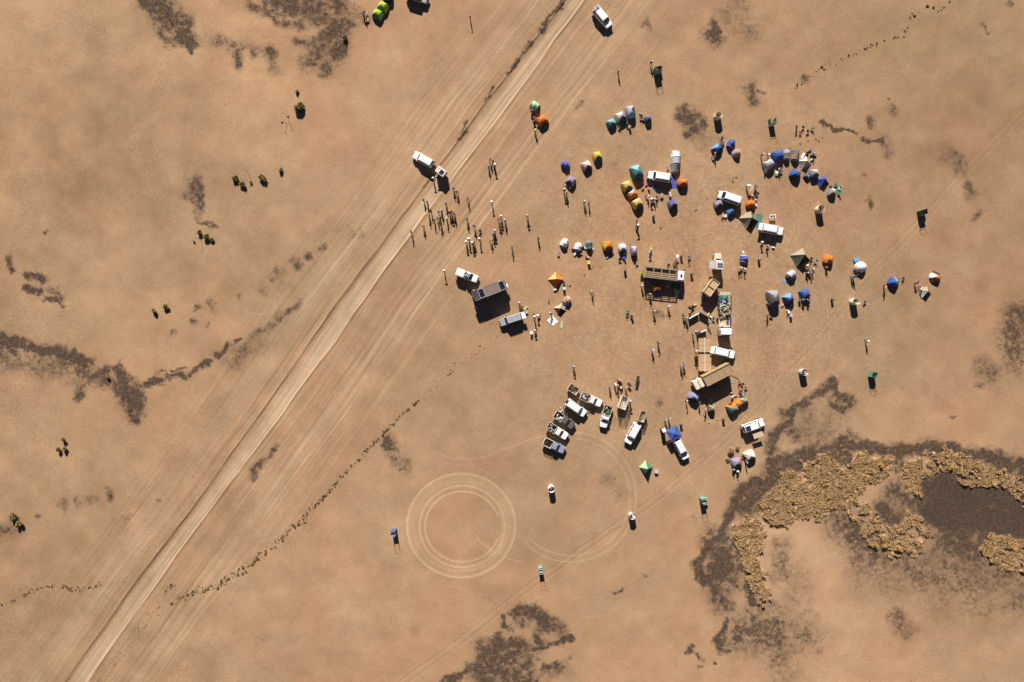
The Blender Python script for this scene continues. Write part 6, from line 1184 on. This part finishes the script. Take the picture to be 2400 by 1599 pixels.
lines=[('small dark shrub in the dotted shrub line left of the road at the bottom','shrub line left of the road',z([(0,1095),(50,1080),(100,1065)],2.6155,0,1000)+z([(125,1045),(182,1018)],2.6155,0,1000)+z([(225,1003),(270,990),(330,975),(410,985),(450,1005),(520,995),(570,985),(625,968)],2.6155,0,1000),95,3.4,1.0),
('small dark shrub in the long dotted shrub line right of the road','long shrub line right of the road',z([(1050,1095),(1110,1045),(1210,1010),(1260,1000),(1340,972),(1430,905),(1500,865),(1540,840),(1600,792),(1680,730),(1720,690),(1770,640),(1840,590),(1870,550),(1915,500),(1960,455)],2.6155,0,1000),330,4.6,.95),
('small dark shrub in the upper stretch of the long shrub line','upper stretch of the long shrub line',z([(1960,455),(2050,360),(2090,310),(2130,265),(2215,185),(2250,140),(2300,100),(2354,45)],2.6155,0,1000)+[(911,1003),(940,973),(964,954),(985,935)],170,3.2,1.0),
('small shrub in the sparse shrub trail leading northeast to the silver station wagon','sparse trail to the silver station wagon',[(985,935),(1040,892),(1081,847),(1132,816),(1190,770),(1214,750),(1244,737),(1262,722),(1278,714),(1297,698),(1375,636),(1410,622),(1448,590),(1478,573),(1515,554),(1560,525),(1632,490),(1690,440),(1735,410)],140,3.4,.72),
('small dark shrub in the curved shrub trail at the upper right','curved shrub trail at the upper right',z([(760,630),(840,550),(890,515),(935,485),(1000,450),(1075,432),(1120,395),(1200,362),(1260,330),(1340,300)],2.941,1600,0)+z([(1420,265),(1470,265),(1520,270)],2.941,1600,0)+z([(1565,100),(1620,95),(1655,75),(1710,40),(1770,75),(1830,45),(1865,5)],2.941,1600,0),85,3.0,1.05),
('small shrub on the sand north of the twin brown tents','shrubs north of the brown tents',[(1840,352),(1864,342),(1887,334),(1905,328),(1934,324)],22,3.2,.6),
('small bush in the cluster beside the road at the bottom left','shrub cluster beside the road',z([(1000,1000),(1060,975)],2.6155,0,1000),14,3.5,1.1),
('tiny shrub scattered between the road and the dotted shrub line','scattered shrubs beside the road at the bottom',z([(1060,1000),(1000,1080),(900,1180),(850,1260),(800,1330),(740,1390),(690,1440),(640,1500),(600,1560)],2.6155,0,1000),180,9,.5),
('tiny shrub scattered on the sand around the green pyramid tent','scattered shrubs around the green pyramid tent',[(1480,1040),(1560,1060),(1500,1080),(1400,1110),(1340,1125),(1420,1145),(1560,1110),(1620,1140)],130,26,.40),
('tiny shrub scattered on the sand left of the dark stones at the lower right','scattered shrubs near the dark stones',[(1560,960),(1600,1010),(1640,1150),(1600,1190),(1640,1240),(1590,1330)],110,24,.36),
('tiny shrub on the bare ground right of the dotted shrub line','scattered shrubs right of the long shrub line',z([(1950,500),(1800,700),(1650,850),(1450,1000),(1350,1080),(1250,1200),(1100,1300)],2.6155,0,1000),150,20,.34)]
cand=[]
q=random.Random(42)
for lb,gr,pts,n,sp,sz in lines:
    P_=[Vector(p) for p in pts]; ls=[(b-a).length for a,b in zip(P_[:-1],P_[1:])]; keep=[not(l>30 and 'upper right' in lb and k>8) for k,l in enumerate(ls)]; T=sum(ls)
    for k in range(n):
        t=q.random()*T; i=0
        while i<len(ls)-1 and t>ls[i]: t-=ls[i]; i+=1
        p=P_[i].lerp(P_[i+1],t/max(ls[i],1e-6)); s=.88*sz*q.choice((q.uniform(.3,.6),q.uniform(.4,.95),q.uniform(.6,1.2)))
        if q.random()<.5: s*=.6
        cand.append((s,p.x+q.gauss(0,sp*.85),p.y+q.gauss(0,sp*.85),lb,gr))
for k in range(150):
    s=q.uniform(.12,.3); cand.append((s,q.uniform(0,2400),q.uniform(0,1599),'',''))
cand.sort(key=lambda c:-c[0]); rest=MB()
for k,(s,x,y,lb,gr) in enumerate(cand):
    X,Y=W(x,y,.2)
    if k<295 and lb:
        o=bpy.data.objects.new('desert_shrub',SM[k%6]); C.objects.link(o); o.location=(X,Y,hw(X,Y)-.03); o.rotation_euler=(0,0,q.uniform(0,6)); o.scale=(s,s,s*.9); tag(o,lb,'shrub',gr)
    else:
        me_=SM[k%6]; a=q.uniform(0,6); ca,sa=math.cos(a)*s,math.sin(a)*s; z0=hw(X,Y)-.03
        pv=[v.co for v in me_.vertices][:200]; rest.add([(X+v.x*ca-v.y*sa,Y+v.x*sa+v.y*ca,z0+v.z*s*.9) for v in pv],[(i,i+1,i+2,i+3) for i in range(0,200,4)],0)
o=rest.build('low_scrub',mat((.10,.07,.035),.9,0,.04,'shrub_leaf2')); tag(o,'tiny low scrub scattered thinly across the desert floor','scrub',None,'stuff')
# dry grass tussocks
q2=np.random.RandomState(5); gv=[];gf=[];gm=[]; cnt=0
ys,xs=np.where(grass>.5); sel=q2.choice(len(ys),min(11000,len(ys)),replace=False); bare=fbm(GX,GY,8,150,2)
for k in sel:
    i,j=ys[k],xs[k]; den=bare[i,j]
    if den<.40: continue
    x,y=GX[i,j]+q2.uniform(-1,1),GY[i,j]+q2.uniform(-1,1); X,Y=(x-1200)/S,(799.5-y)/S; zz=hz[i,j]; r_=q2.uniform(.16,.36)*(1+den); h=q2.uniform(.10,.26)*(.6+den)
    for b in range(9):
        a=q2.uniform(0,6.28); d=r_*q2.uniform(.3,1); bx,by=X+.25*d*math.cos(a),Y+.25*d*math.sin(a); tx,ty=X+d*math.cos(a),Y+d*math.sin(a); w_=.05*q2.uniform(.6,1.4); n0=len(gv)
        gv+=[(bx-w_*math.sin(a),by+w_*math.cos(a),zz-.02),(bx+w_*math.sin(a),by-w_*math.cos(a),zz-.02),(tx+w_*.6*math.sin(a),ty-w_*.6*math.cos(a),zz+h*q2.uniform(.6,1)),(tx-w_*.6*math.sin(a),ty+w_*.6*math.cos(a),zz+h*q2.uniform(.6,1))]; gf.append((n0,n0+1,n0+2,n0+3)); gm.append(int(q2.rand()<.4))
mb=MB(); mb.v=gv; mb.f=gf; mb.m=gm; o=mb.build('dry_grass',[mat((.52,.335,.16),.9,0,.03,'straw'),mat((.34,.21,.10),.9,0,.03,'straw_dark')]); tag(o,'matted tan dry grass tussocks filling the flats at the lower right','grass',None,'stuff')
